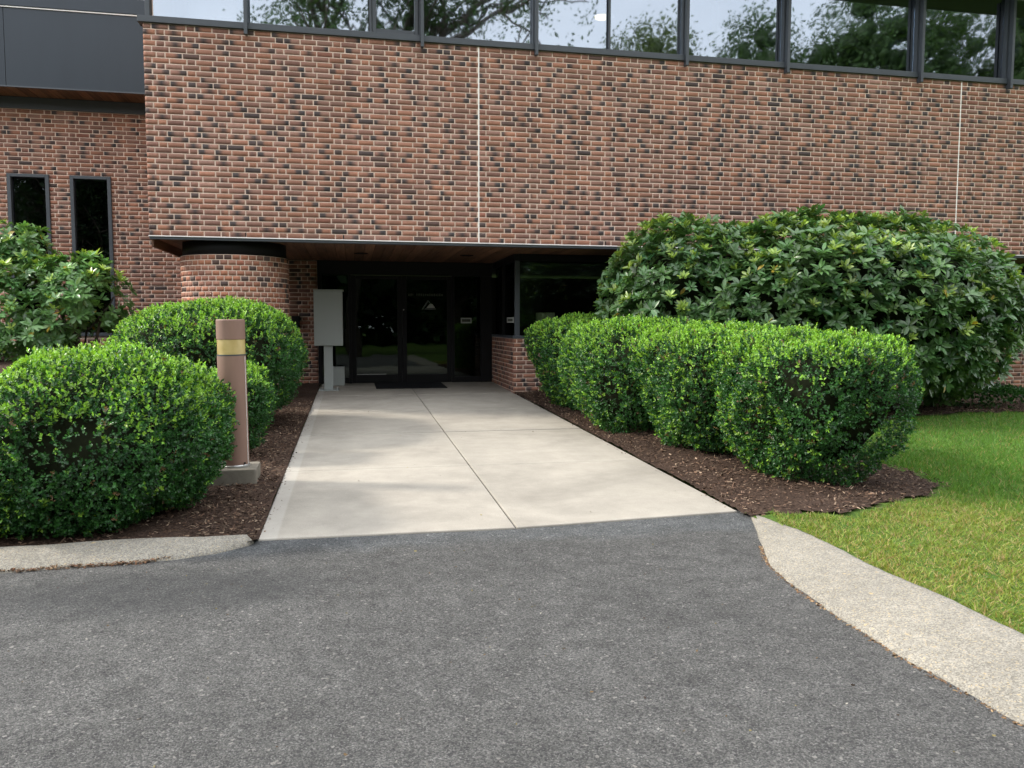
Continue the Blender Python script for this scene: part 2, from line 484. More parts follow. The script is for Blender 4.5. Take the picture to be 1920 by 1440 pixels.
MULCH_R = [(4.70, 1.40), (4.70, -6.02), (4.97, -6.19), (5.05, -6.22), (5.42, -6.27), (5.9, -6.14), (6.35, -5.93), (6.62, -5.72), (6.76, -5.42), (6.72, -4.95),
           (6.85, -4.1), (7.4, -3.05), (8.9, -2.38), (10.2, -2.12), (11.0, -2.25), (13.5, -2.0), (18, -1.9), (18, 1.30)]
def mulch_wob(x, y):
    return x + .035 * np.sin(9 * y + 2 * x) + .02 * np.sin(23 * y), y + .035 * np.sin(8 * x + 1.3) + .02 * np.sin(21 * x + y)
def in_mulch(x, y):
    wx, wy = mulch_wob(x, y); return in_poly(wx, wy, MULCH_R)
grid_sheet("lawn", 0, 0, 0, 0, np.concatenate([np.linspace(XK - .03, 13.5, 215), np.linspace(14, 60, 40)]), np.concatenate([np.linspace(-24, -7, 30), np.linspace(-6.95, -.6, 150)]), lambda x, y: gz(x, y) + 0.028 - .02 * sm((5.2 - x) * 4) + .006 * sm((x - 5.2) / 2) - .09 * (in_mulch(x, y) & in_mulch(x + .13, y) & in_mulch(x, y - .13) & in_mulch(x + .09, y - .09)), M['lawn'])
grid_sheet("mulch_bed_right", 4.915, 13.5, -6.36, 1.30, 215, 190,
           lambda x, y: gz(x, y) + 0.012 + .036 * sm((x - 4.92) / .5) + .008 * np.sin(5 * x) * np.sin(4 * y), M['mulch'], in_mulch, rough=.004)
grid_sheet("mulch_bed_left", -9, W0 + .01, -6.18, 3.6, 150, 130, lambda x, y: bedz(x, y) + .012 * np.sin(5 * x + 1) * np.sin(4 * y), M['mulch'], rough=.006)

# --- kerbs
def kerb(name, pts_in, pts_out, h_out, label):
    """sloped cast kerb: pts_in at driveway level, pts_out raised against the planting"""
    pts_in = np.array(pts_in); pts_out = np.array(pts_out)
    def dense(p, n):
        t = np.linspace(0, len(p) - 1, n); i = np.clip(t.astype(int), 0, len(p) - 2); f = (t - i)[:, None]
        return p[i] * (1 - f) + p[i + 1] * f
    n = 420
    A = dense(pts_in, n); B = dense(pts_out, n); Hh = dense(np.array(h_out)[:, None], n)[:, 0]
    arc = np.concatenate([[0], np.cumsum(np.linalg.norm(np.diff(B, axis=0), axis=1))])
    def wob(a, ph): return a * (np.sin(arc * 7 + ph) + .5 * np.sin(arc * 17 + 2 * ph) + .22 * np.sin(arc * 41 + 3 * ph) + .10 * np.sin(arc * 83 + ph))
    A = A + np.stack([wob(.006, .4), wob(.006, 1.1)], 1); B = B + np.stack([wob(.006, 2.1), wob(.006, 3.3)], 1)
    prof = [(-.04, -.10), (0, -.012), (.10, .18), (.45, .62), (.80, .93), (.95, 1.0), (1.0, .94), (1.02, -2.2)]
    V = []
    for k, (s, hh) in enumerate(prof):
        P = A + (B - A) * s
        z = gz(P[:, 0], P[:, 1]) + (hh * Hh if hh > 0 else (hh if hh > -1 else -.12))
        if 0 < k < len(prof) - 1: z = z + wob(.0012, k * 1.7)
        V.append(np.stack([P[:, 0], P[:, 1], z], 1))
    V = np.concatenate(V); F = []
    for k in range(len(prof) - 1):
        for i in range(n - 1):
            F.append((k * n + i, k * n + i + 1, (k + 1) * n + i + 1, (k + 1) * n + i))
    o = add_mesh(name, np_mesh(name, V, F, smooth=True), M['kerb']); o["kind"] = 'structure'; o["label"] = label
    return o
kerb("kerb_right", [(4.955, -6.08), (4.74, -6.60), (4.59, -6.96), (4.53, -7.25), (4.51, -7.6), (4.51, -8.1), (4.55, -8.6), (4.6, -10), (4.7, -14), (4.8, -20)],
     [(4.975, -6.06), (4.99, -6.32), (5.00, -6.55), (4.985, -6.94), (4.97, -7.40), (4.99, -7.73), (5.0, -8.2), (5.05, -10), (5.15, -14), (5.25, -20)],
     [.006, .02, .035, .05, .06, .065, .07, .07, .07, .07], "pale cast kerb sloping up from the driveway to the lawn")
kerb("kerb_left", [(1.905, -6.150), (1.875, -6.20), (1.72, -6.31), (1.55, -6.37), (1.17, -6.40), (.87, -6.44), (.5, -6.47), (-2, -6.55), (-9, -6.7)],
     [(1.900, -6.140), (1.870, -6.115), (1.70, -6.14), (1.52, -6.15), (1.29, -6.16), (.9, -6.185), (.5, -6.19), (-2, -6.25), (-9, -6.4)],
     [.006, .035, .045, .05, .055, .055, .055, .06, .06], "grey weathered kerb stone along the front of the left planting bed")

# --- walkway slabs
walk = bpy.data.objects.new("walkway", None); COL.objects.link(walk); walk["kind"] = 'structure'; walk["label"] = "pale concrete entrance walk of large jointed slabs"
rows = [(-6.105, -6.115, -5.985, -4.205), None]
ys = [-4.205, -2.375, -.545, 1.30, 3.27]
def slab(x0, x1, y0a, y0b, y1, ga=.011, gb=.011):
    g = .0045
    bm = bmesh.new()
    nx = 6; ny = 6
    c = [(x0 + g, y0a + ga), (x1 - g, y0b + ga), (x1 - g, y1 - gb), (x0 + g, y1 - gb)]
    top = [bm.verts.new((x, y, float(gz(x, y)))) for x, y in c]
    bot = [bm.verts.new((x, y, float(gz(x, y)) - .10)) for x, y in c]
    bm.faces.new(top); bm.faces.new(bot[::-1])
    for i in range(4):
        bm.faces.new((bot[i], bot[(i + 1) % 4], top[(i + 1) % 4], top[i]))
    es = [e for e in bm.edges if all(v in top for v in e.verts)]
    bmesh.ops.bevel(bm, geom=es, offset=.008, segments=2, profile=.5, affect='EDGES')
    return add_mesh("slab", bm_mesh("slab", bm), M['concrete'], walk)
slab(W0, WM, -6.10, -6.118, ys[0], .0, .003); slab(WM, W1, -6.118, -5.985, ys[0], .0, .003)
for a, b in zip(ys[:-1], ys[1:]):
    ga, gb = [(.003 if abs(q + 4.205) < .01 else .012 if abs(q + .545) < .01 else .019) for q in (a, b)]
    slab(W0, WM, a, a, b, ga, gb); slab(WM, W1, a, a, b, ga, gb)
jb = grid_sheet("joint_bed", W0 + .02, W1 - .02, -5.96, 3.25, 4, 12, lambda x, y: gz(x, y) - .014, M['joint'], kind=None, parent=walk)

# ------------------------------------------------------------------ bricks
CH = 0.06773          # course height
SP, HP = 0.2022, 0.1011
JT = 0.0098
JV = 0.0132           # head joints are wider than bed joints
ZB = 2.1859           # underside of the upper storey brickwork
def brick_colours(n, rng, short):
    base_set = np.array([[.280, .136, .092], [.310, .144, .094], [.254, .132, .096], [.335, .155, .098], [.286, .155, .116], [.234, .118, .088]])
    b = base_set[rng.integers(len(base_set))] * rng.uniform(.88, 1.14)
    r = rng.random()
    if r < .035: b = np.array([.30, .125, .085]) * rng.uniform(.85, 1.1)
    c = np.repeat(b[None], n, 0)
    dark = np.array([.046, .041, .042]) * rng.uniform(.8, 1.35)
    r = rng.random(); x = np.linspace(0, 1, n)
    if r < (.13 if short else .035): w = np.full(n, .9)
    elif r < .155: w = sm((x - rng.uniform(.4, .6)) / .22)
    elif r < .265: w = sm((rng.uniform(.4, .6) - x) / .22)
    elif r < .36: w = np.exp(-((x - rng.uniform(.35, .65)) / .24) ** 2)
    else: w = np.full(n, rng.uniform(0, .16))
    if short and r >= .12: w = w * .5
    w = w[:, None] * rng.uniform(.85, 1)
    c = c * (1 - w) + dark * w
    # paler fired ends
    e = (np.abs(x - .5) * 2) ** 5 * .16
    return c * (1 + e[:, None]) * rng.uniform(.96, 1.04, (n, 1))

def brick_proto(L, rng, cols=7, h=CH - JT, d=.011, back=.012):
    """vertices (front towards -y at y=0), quads, colours; x from 0 to L, z from 0 to h"""
    c = .0016
    xs = np.linspace(0, L, cols); xf = xs.copy(); xf[0] += c; xf[-1] -= c
    fy = rng.uniform(-.0015, .0012)
    V = np.concatenate([np.stack([xf, np.full(cols, fy), np.full(cols, c)], 1), np.stack([xf, np.full(cols, fy), np.full(cols, h - c)], 1),
                        np.stack([xs, np.full(cols, back), np.full(cols, 0.)], 1), np.stack([xs, np.full(cols, back), np.full(cols, h)], 1)])
    F = []
    for i in range(cols - 1):
        a, b, e, g = i, cols + i, 2 * cols + i, 3 * cols + i
        F += [(a, a + 1, b + 1, b), (b, b + 1, g + 1, g), (e, e + 1, a + 1, a)]
    k = cols - 1
    F += [(0, cols, 3 * cols, 2 * cols), (k, 2 * cols + k, 3 * cols + k, cols + k)]
    C = np.tile(brick_colours(cols, rng, L < .12), (4, 1))
    return V, np.array(F), C

BR = np.random.default_rng(5)
PRO = {'S': [brick_proto(SP - JV, BR) for _ in range(70)], 'H': [brick_proto(HP - JV, BR, 5) for _ in range(40)]}
PMESH = {}
def proto_mesh(kind, i):
    if (kind, i) not in PMESH:
        V, F, C = PRO[kind][i]; me = np_mesh("brick", V, F, C); me.materials.append(M['brick']); PMESH[(kind, i)] = me
    return PMESH[(kind, i)]

def lay_rows(length, ncourse, ph_even, ph_odd, rng):
    """Sussex bond: three stretchers and a header per period; returns (x0, kind, L, course)"""
    out = []; per = 3 * SP + HP
    for r in range(ncourse):
        ph = ph_even if r % 2 == 0 else ph_odd
        x = ph - per * (math.ceil(ph / per) + 1)
        while x < length:
            for kind, w in (('H', HP), ('S', SP), ('S', SP), ('S', SP)):
                a, b = x + JV / 2, x + w - JV / 2
                x += w
                aa, bb = max(a, 0.0), min(b, length)
                if bb - aa < .018: continue
                full = abs((bb - aa) - (b - a)) < 1e-6
                out.append((aa, kind if full else None, bb - aa, r))
    return out

def wall_bricks(part, bricks, z_top, frame, rng, n_single, skip=None, priority=None):
    """bricks: list (x0, kind, L, course from top). frame: 4x4 from wall space (x along, y into wall, z up)."""
    Vs, Fs, Cs = [], [], []; off = 0
    fr = np.array(frame)
    items = []
    for (x0, kind, L, r) in bricks:
        z = z_top - (r + 1) * CH + JT / 2
        if skip is not None and skip(x0, L, z): continue
        items.append((x0, kind, L, z))
    cen = np.array([[x0 + L / 2, 0, z + CH / 2, 1] for x0, k, L, z in items]) @ fr.T
    px, py, dep = project(cen[:, :3])
    vis = (px > 6) & (px < 1914) & (py > 6) & (py < 1434) & (dep > 0)
    if priority is not None: vis &= priority(px, py, cen)
    score = np.array([L for _, k, L, z in items]) / dep ** 2
    score[~vis] = -1
    order = np.argsort(-score)
    chosen = set(int(i) for i in order[:n_single] if score[i] > 0 and items[i][1] is not None)
    pinv = parent_inv(part)
    for i, (x0, kind, L, z) in enumerate(items):
        if i in chosen:
            k = int(rng.integers(len(PRO[kind])))
            o = bpy.data.objects.new("brick", proto_mesh(kind, k))
            COL.objects.link(o); o.parent = part
            o.matrix_local = pinv @ Matrix([list(q) for q in fr]) @ Matrix.Translation((x0 + rng.normal(0, .0007), rng.normal(0, .0008), z + rng.normal(0, .0007)))
            continue
        if kind is None: V, F, C = brick_proto(L, rng, 5)
        else: V, F, C = PRO[kind][int(rng.integers(len(PRO[kind])))]
        V = V + np.array([x0 + rng.normal(0, .0007), rng.normal(0, .0008), z + rng.normal(0, .0007)])
        V = np.concatenate([V, np.ones((len(V), 1))], 1) @ fr.T
        Vs.append(V[:, :3]); Fs.append(F + off); Cs.append(C); off += len(V)
    if Vs:
        o = add_mesh("brick_field", np_mesh("brick_field", np.concatenate(Vs), np.concatenate(Fs), np.concatenate(Cs)), M['brick'], part)
        o["kind"] = "stuff"

def Tm(x=0, y=0, z=0): return np.array([[1, 0, 0, x], [0, 1, 0, y], [0, 0, 1, z], [0, 0, 0, 1.]])
def Rz(a):
    c, s = math.cos(a), math.sin(a); return np.array([[c, -s, 0, 0], [s, c, 0, 0], [0, 0, 1, 0], [0, 0, 0, 1.]])

# ------------------------------------------------------------------ main building
NC = 38
ZT = ZB + NC * CH
XE = 17.0
bld = thing("office_building", (0, 0, 0), "brown brick upper storey with a band of reflective windows over the entrance", "building")
J1, J2 = 4.159, 11.535
wall = box("brick_wall", 0.004, XE, .0045, .30, ZB, ZT, M['mortar'], bld, 0)
b1 = lay_rows(J1 - .008, NC, .50, .146, BR)
b2 = [(x + J1 + .008, k, L, r) for x, k, L, r in lay_rows(J2 - J1 - .016, NC, .697, .343, BR)]
b3 = [(x + J2 + .008, k, L, r) for x, k, L, r in lay_rows(XE - J2 - .008, NC, .50, .146, BR)]
wall_bricks(wall, b1 + b2 + b3, ZT, Tm(), BR, 300, priority=lambda px, py, c: py > 60)
# return of the block along the wing side (faces -x)
side = box("side_wall", .0045, .30, .305, 3.5, ZB, 6.3, M['mortar'], bld, 0)
wall_bricks(side, lay_rows(3.48, NC, .3, .65, BR), ZT, Tm(0, 3.5, 0) @ Rz(-math.pi / 2), BR, 0)
for jx in (J1, J2):
    box("control_joint", jx - .0085, jx + .0085, -.003, .02, ZB + .004, ZT - .004, M['caulk'], bld, .002)
for wx in (1.153, 2.371, 3.498, 4.623, 5.943):
    box("weep_slot", wx - .0055, wx + .0055, -.0022, .002, ZB + .006, ZB + CH - .006, M['black_metal'], bld, 0)
box("lintel_flashing", -.004, XE, -.022, .10, ZB - .0125, ZB - .001, M['flash'], bld, .002)
box("lintel_angle", .002, XE, -.006, .09, ZB - .045, ZB - .014, M['dark_metal'], bld, .003)

# upper window band
SZ0, SZ1, WT = ZT + .002, ZT + .080, 6.06
box("window_sill", -.055, XE, -.035, .16, SZ0, SZ1, M['dark_metal'], bld, .005)
MUL = [1.21, 3.401, 4.924, 7.067, 8.602, 10.771, 12.318, 14.2]
for i, mx in enumerate(MUL):
    m = box("mullion", mx - .026, mx + .026, .0, .14, SZ1 + .002, WT, M['dark_metal'], bld, .004)
    fx = mx + .006
    box("fin", fx - .021, fx + .021, -.10, -.038, SZ0 - .085, WT - .02, M['dark_metal'], m, .004)
    box("fin_web", fx - .010, fx + .010, -.04, .002, SZ1 + .004, WT - .02, M['dark_metal'], m, .0)
    box("fin_bracket", fx - .015, fx + .015, -.04, -.0015, SZ0 - .075, SZ0 - .004, M['dark_metal'], m, .002)
box("mullion", 5.962, 5.990, .01, .14, SZ1 + .002, WT, M['dark_metal'], bld, .003)
box("mullion", 2.735, 2.765, .01, .14, SZ1 + .002, WT, M['dark_metal'], bld, .003)
box("corner_post", .03, .085, .0, .14, SZ1 + .002, WT, M['dark_metal'], bld, .004)
edges = [.085, 1.21, 2.75, 3.401, 4.924, 5.976, 7.067, 8.602, 10.771, 12.318, 14.2, XE]
for a, b in zip(edges[:-1], edges[1:]):
    if abs(a - 2.75) < .01: continue
    hw = .027
    tilt = RNG.normal(0, .0012)
    bm = bmesh.new(); bm_box(bm, a + hw, b - hw, .070, .078, SZ1 + .004, WT - .01)
    for v in bm.verts: v.co.y += (v.co.x - (a + b) / 2) * tilt
    add_mesh("window_pane", bm_mesh("window_pane", bm), M['glass_up'], bld)
cs = box("casement_sash", 2.772, 2.822, .02, .09, SZ1 + .012, WT - .02, M['dark_metal'], bld, .004)
box("sash_stile", 3.315, 3.368, .02, .09, SZ1 + .012, WT - .02, M['dark_metal'], cs, .004)
box("sash_rail", 2.824, 3.313, .02, .09, SZ1 + .012, SZ1 + .064, M['dark_metal'], cs, .004)
box("sash_pane", 2.815, 3.32, .052, .06, SZ1 + .06, WT - .03, M['glass_up'], cs, 0)
box("window_head", 0, XE, .0, .16, WT + .002, WT + .16, M['dark_metal'], bld, .004)
box("roof_overhang", -.5, XE + .5, -.92, .6, WT + .165, WT + .62, M['fascia'], bld, .01)
box("roof_deck", -.0, XE, .605, 9.5, WT + .17, WT + .5, M['fascia'], bld, 0)
# room behind the upper glass
box("upper_floor", .31, XE - .1, .32, 9, ZB + .06, ZB + .16, M['interior_dark'], bld, 0)
box("room_ceiling", .31, XE - .1, .20, 9, WT + .02, WT + .10, M['interior'], bld, 0)
box("room_back_wall", .31, XE - .1, 6.0, 6.2, ZB + .2, WT, M['interior'], bld, 0)
for wx in (1.15, 2.62, 5.3, 8.1, 11.65):
    box("interior_pier", wx - .10, wx + .10, .95, 1.15, ZB + .2, WT, M['interior'], bld, .01)
box("roller_blind", .50, 1.12, .19, .195, SZ1 + .12, WT - .02, M['blind'], bld, 0)
pend = thing("pendant_lamp", (6.27, 1.3, 6.0), "lit yellow pendant lamp seen through the upper window", "lamp")
add_mesh("lamp_shade", bm_mesh("lamp_shade", lathe_bm([(.05, 5.86), (.17, 5.80), (.19, 5.78)], 24, 6.27, 1.3), True), M['flash'], pend)
add_mesh("lamp_bulb", bm_mesh("lamp_bulb", lathe_bm([(.03, 5.74), (.10, 5.76), (.12, 5.79)], 24, 6.27, 1.3), True), M['lamp'], pend)
box("cord", 6.265, 6.275, 1.295, 1.305, 5.862, WT + .018, M['black_metal'], pend, 0)

# soffit
sof = box("soffit_deck", .0, XE, .095, 3.30, ZB - .002, ZB + .055, M['interior_dark'], bld, 0)
x = .04; i = 0
while x < XE - .2:
    w = .138
    yb = 3.22 if x < 4.92 else 1.26
    bm = bmesh.new(); bm_box(bm, x, x + w - .006, .098, yb, ZB - .022 + RNG.normal(0, .0008), ZB - .003, .002, 1)
    add_mesh("soffit_board", bm_mesh("soffit_board", bm), M['wood'], sof)
    x += w; i += 1
box("soffit_edge_board", .0, .028, .1, 3.49, ZB - .13, ZB - .004, M['wood'], bld, .003)
for lx, ly in ((2.615, 1.71), (4.237, 1.71)):
    lt = add_mesh("recessed_light", bm_mesh("recessed_light", lathe_bm([(.105, ZB - .030), (.105, ZB - .0225), (.078, ZB - .0225), (.078, ZB - .024)], 28, lx, ly, False), True), M['black_metal'], bld)
    add_mesh("lens", bm_mesh("lens", lathe_bm([(.077, ZB - .0245), (.077, ZB - .0232)], 28, lx, ly)), M['black_metal'], lt)

# entrance wall left of the doors
YW = 3.5
ew = box("entrance_wall", .02, 1.895, 3.2545, 3.48, -.05, ZB - .03, M['mortar'], bld, 0)
wall_bricks(ew, lay_rows(1.87, 33, .2, .55, BR), ZB - .03, Tm(.02, 3.25, 0), BR, 0)
ic = thing("intercom", (1.55, 3.2, .9), "small dark intercom box on the shaded brick wall beside the round pillar", "intercom")
box("case", 1.47, 1.60, 3.19, 3.247, 1.02, 1.22, M['black_metal'], ic, .008)
box("camera_dot", 1.53, 1.542, 3.186, 3.19, 1.10, 1.112, M['steel'], ic, 0)

# ------------------------------------------------------------------ wing
wing = thing("building_wing", (-4, 3.5, .5), "set-back brick wing with two narrow tall windows under a dark metal fascia", "building")
XL = -9.0
WZ0, WZ1 = .88, 3.472
WINS = [(-2.898, -2.284), (-1.977, -1.362)]
def holes_wall(name, x0, x1, y0, y1, z0, z1, holes, mat, parent):
    bm = bmesh.new(); xs = [x0]
    for a, b in holes:
        bm_box(bm, xs[-1], a, y0, y1, z0, z1)
        bm_box(bm, a, b, y0, y1, z0, WZ0); bm_box(bm, a, b, y0, y1, WZ1, z1)
        xs.append(b)
    bm_box(bm, xs[-1], x1, y0, y1, z0, z1)
    return add_mesh(name, bm_mesh(name, bm), mat, parent)
ww = holes_wall("brick_wall", XL, .015, YW + .0045, YW + .30, .2, 4.50, WINS, M['mortar'], wing)
def skipw(x0, L, z):
    X0 = XL + x0
    for a, b in WINS:
        if X0 + L > a + .012 and X0 < b - .012 and z + CH > WZ0 + .02 and z < WZ1 - .02: return True
    return False
wb = []
for (x0, k, L, r) in lay_rows(-XL, 62, .31, .664, BR):          # cut bricks at the window openings
    z = 4.49 - (r + 1) * CH + JT / 2
    segs = [(x0, x0 + L)]
    if z + CH > WZ0 + .015 and z < WZ1 - .015:
        for a, b in WINS:
            a -= XL; b -= XL; ns = []
            for p, q in segs:
                if q <= a or p >= b: ns.append((p, q)); continue
                if p < a: ns.append((p, a))
                if q > b: ns.append((b, q))
            segs = ns
    for p, q in segs:
        if q - p > .018: wb.append((p, k if abs(q - p - L) < 1e-6 else None, q - p, r))
wall_bricks(ww, wb, 4.49, Tm(XL, YW, 0), BR, 300, priority=lambda px, py, c: (px < 338) & (py < 640) & ((py < 470) | (px > 215)))
for a, b in WINS:
    wf = box("window_frame", a, a + .055, YW - .03, YW + .10, WZ0, WZ1, M['dark_metal'], wing, .004)
    box("stile", b - .055, b, YW - .03, YW + .10, WZ0, WZ1, M['dark_metal'], wf, .004)
    box("head", a + .057, b - .057, YW - .03, YW + .10, WZ1 - .05, WZ1, M['dark_metal'], wf, .004)
    box("sill", a + .057, b - .057, YW - .045, YW + .10, WZ0, WZ0 + .055, M['dark_metal'], wf, .004)
    box("pane", a + .05, b - .05, YW + .045, YW + .053, WZ0 + .05, WZ1 - .045, M['glass_wing'], wf, 0)
    box("window_shade", a + .10, a + .26, YW + .25, YW + .26, WZ0 + .1, WZ1 - .08, M['interior'], wf, 0)
box("beam", XL, -.002, YW - .025, YW + .2, 4.492, 4.672, M['dark_metal'], wing, .004)
wsof = box("soffit_deck", XL, -.002, 2.93, YW + .2, 4.70, 4.74, M['interior_dark'], wing, 0)
x = XL
while x < -.14:
    bm = bmesh.new(); bm_box(bm, x, x + .132, 2.925, YW - .03, 4.674, 4.694, .002, 1)
    add_mesh("soffit_board", bm_mesh("soffit_board", bm), M['wood'], wsof); x += .138
fx = XL
for w in (2.1, 2.15, 2.13, 2.614):
    box("fascia_panel", fx, fx + w - .006, 2.89, 2.92, 4.672, 5.83, M['fascia'], wing, .004); fx += w
box("fascia_drip", XL, -.006, 2.876, 2.892, 4.660, 4.682, M['dark_metal'], wing, .003)
box("fascia_trim", XL, -.006, 2.872, 2.89, 5.832, 5.850, M['flash'], wing, .003)
box("parapet_cap", XL, -.006, 2.86, 3.25, 5.852, 6.085, M['fascia'], wing, .006)
box("parapet_return", -.62, -.006, 2.94, 3.6, 6.088, 6.30, M['fascia'], wing, .006)
box("wing_roof", XL, -.006, 3.255, 9.0, 5.6, 5.85, M['fascia'], wing, 0)
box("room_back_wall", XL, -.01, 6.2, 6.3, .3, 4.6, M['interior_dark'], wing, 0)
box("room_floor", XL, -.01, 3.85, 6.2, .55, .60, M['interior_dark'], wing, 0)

# ------------------------------------------------------------------ round pillar
PCX, PCY, PR = .915, .78, .700
PZ = 1.975
pil = thing("brick_pillar", (PCX, PCY, 0), "round brick pillar of header bricks under the entrance soffit", "pillar")
core = add_mesh("pillar_core", bm_mesh("pillar_core", lathe_bm([(PR - .0045, -.1), (PR - .0045, PZ)], 72, PCX, PCY), False), M['mortar'], pil)
nh = 43; stp = 2 * math.pi / nh; hw = 2 * (PR) * math.tan(stp / 2) - JV * .95
PPRO = []
for _ in range(40):
    V, F, C = brick_proto(hw, BR, 5)
    C = np.repeat(C.mean(0)[None], len(C), 0) * BR.uniform(.97, 1.03, (len(C), 1)) * np.array([1.06, .97, .90])
    V = V - np.array([hw / 2, 0, 0]); V[:, 1] += (V[:, 0] / PR) ** 2 * PR * .5
    me = np_mesh("brick", V, F, C); me.materials.append(M['brick']); PPRO.append((V, F, C, me))
ncs = int((PZ + .05) / CH); cnt = 0
Vs, Fs, Cs, off = [], [], [], 0
pinv = parent_inv(core)
for r in range(ncs):
    for k in range(nh):
        an = (k + .5 * (r % 2)) * stp
        # local -y faces outward
        Mx = Matrix.Translation((PCX + PR * math.sin(an), PCY - PR * math.cos(an), PZ - (r + 1) * CH + JT / 2)) @ Matrix.Rotation(an, 4, 'Z')
        facing = math.cos(an - math.atan2(CAM[0] - PCX, -(CAM[1] - PCY)))
        i = int(BR.integers(len(PPRO)))
        if facing > .12 and r < 15 and cnt < 300:
            o = bpy.data.objects.new("brick", PPRO[i][3]); COL.objects.link(o); o.parent = core; o.matrix_local = pinv @ Mx; cnt += 1
        else:
            V = np.concatenate([PPRO[i][0], np.ones((len(PPRO[i][0]), 1))], 1) @ np.array(Mx).T
            Vs.append(V[:, :3]); Fs.append(PPRO[i][1] + off); Cs.append(PPRO[i][2]); off += len(V)
o = add_mesh("brick_field", np_mesh("brick_field", np.concatenate(Vs), np.concatenate(Fs), np.concatenate(Cs)), M['brick'], core); o["kind"] = "stuff"
add_mesh("pillar_cap", bm_mesh("pillar_cap", lathe_bm([(PR - .03, PZ + .002), (PR - .03, ZB - .024)], 72, PCX, PCY), True), M['black_metal'], pil)

# ------------------------------------------------------------------ low brick wall and side glazing
XC, YC = 4.905, 1.30
LWT = .868
lw = thing("low_brick_wall", (XC, YC, 0), "low brick wall turning the corner beside the entrance doors", "wall")
lwb = boxes("wall_core", [(XC + .0045, XE, YC + .0045, YC + .20, -.12, LWT), (XC + .0045, XC + .20, YC + .201, 3.24, -.12, LWT)], M['mortar'], lw, 0)
wall_bricks(lwb, lay_rows(XE - XC, 14, .05, .40, BR), LWT, Tm(XC, YC, 0), BR, 300, priority=lambda px, py, c: px < 1130)
wall_bricks(lwb, lay_rows(1.94, 14, .12, .47, BR), LWT, Tm(XC, 3.24, 0) @ Rz(-math.pi / 2), BR, 110)
sf = thing("entrance_storefront", (3.3, 3.25, 0), "dark glazed entrance with twin doors and sidelights under the soffit", "entrance")
YG = 3.25
gzb = float(gz(0, YG))
TOP = ZB - .03
box("head_frame", 1.90, 4.90, YG - .05, YG + .07, 1.93, TOP, M['black_metal'], sf, .004)
for a, b in ((1.90, 1.965), (2.41, 2.455), (4.185, 4.235), (4.70, 4.90)):
    box("jamb", a, b, YG - .05, YG + .07, gzb - .02, 1.929, M['black_metal'], sf, .004)
def leaf(name, a, b, hinge, glass='glass_door'):
    d = box(name, a, a + .075, YG - .03, YG + .03, gzb + .012, 1.92, M['black_metal'], sf, .004)
    box("stile", b - .075, b, YG - .03, YG + .03, gzb + .012, 1.92, M['black_metal'], d, .004)
    box("top_rail", a + .077, b - .077, YG - .03, YG + .03, 1.86, 1.92, M['black_metal'], d, .004)
    box("bottom_rail", a + .077, b - .077, YG - .03, YG + .03, gzb + .012, gzb + .145, M['black_metal'], d, .004)
    box("glass", a + .07, b - .07, YG - .004, YG + .004, gzb + .14, 1.865, M[glass], d, 0)
    return d
d1 = leaf("door", 2.46, 3.315, 0); d2 = leaf("door", 3.325, 4.18, 1)
box("lock", 3.338, 3.356, YG - .042, YG - .031, 1.328, 1.346, M['steel'], d2, .003)
box("push_bar", 2.55, 3.23, YG + .031, YG + .05, 1.13, 1.16, M['black_metal'], d1, .003)
box("glass_stop", 2.54, 3.04, YG - .0345, YG - .0305, gzb + .150, gzb + .158, M['steel'], d1, .0)
# logo on the right door: peak with a small hill on a base line
def prism(name, pts, y0, y1, mat, parent):
    bm = bmesh.new()
    a = [bm.verts.new((x, y0, z)) for x, z in pts]; b = [bm.verts.new((x, y1, z)) for x, z in pts]
    bm.faces.new(a); bm.faces.new(b[::-1])
    for i in range(len(pts)): bm.faces.new((a[i], b[i], b[(i + 1) % len(pts)], a[(i + 1) % len(pts)]))
    return add_mesh(name, bm_mesh(name, bm), mat, parent)
lx, lz = 3.66, 1.345
gl2 = d2
prism("logo_mark", [(lx, lz), (lx + .028, lz), (lx + .125, lz + .150), (lx + .110, lz + .160)], YG - .0065, YG - .0045, M['decal'], gl2)
prism("logo_mark", [(lx + .110, lz + .160), (lx + .125, lz + .150), (lx + .150, lz + .115), (lx + .140, lz + .108)], YG - .0065, YG - .0045, M['decal'], gl2)
prism("logo_mark", [(lx + .085, lz + .028), (lx + .235, lz + .028), (lx + .19, lz + .095), (lx + .15, lz + .10), (lx + .12, lz + .07)], YG - .0065, YG - .0045, M['paper'], gl2)
prism("logo_mark", [(lx + .05, lz), (lx + .245, lz), (lx + .245, lz + .016), (lx + .06, lz + .016)], YG - .0065, YG - .0045, M['decal'], gl2)
xx = 3.43
while xx < 4.08:                                                    # faint illegible line of small white lettering
    w = RNG.uniform(.012, .03)
    if RNG.random() < .82: box("letter_mark", xx, xx + w, YG - .006, YG - .0045, 1.585 - RNG.uniform(0, .01), 1.615 + RNG.uniform(0, .008), M['sign_inner'], gl2, 0)
    xx += w + .012
def side_panel(name, a, b):
    return box(name, a, b, YG - .004, YG + .004, gzb + .02, 1.928, M['glass_door'], sf, 0)
side_panel("sidelight_glass", 1.967, 2.408); side_panel("sidelight_glass", 4.237, 4.698)
box("sidelight_rail", 4.237, 4.698, YG - .03, YG + .03, gzb - .01, gzb + .10, M['black_metal'], sf, .003)
box("sidelight_rail", 1.967, 2.408, YG - .03, YG + .03, gzb - .01, gzb + .10, M['black_metal'], sf, .003)
nt = box("notice_sheet", 4.33, 4.56, YG + .006, YG + .0075, 1.26, 1.56, M['interior'], sf, 0)
ps = box("notice_plate", 4.35, 4.54, YG - .009, YG - .0045, 1.107, 1.201, M['paper'], sf, 0)
box("plate_text", 4.368, 4.522, YG - .0105, YG - .0095, 1.130, 1.180, M['sign_inner'], ps, 0)
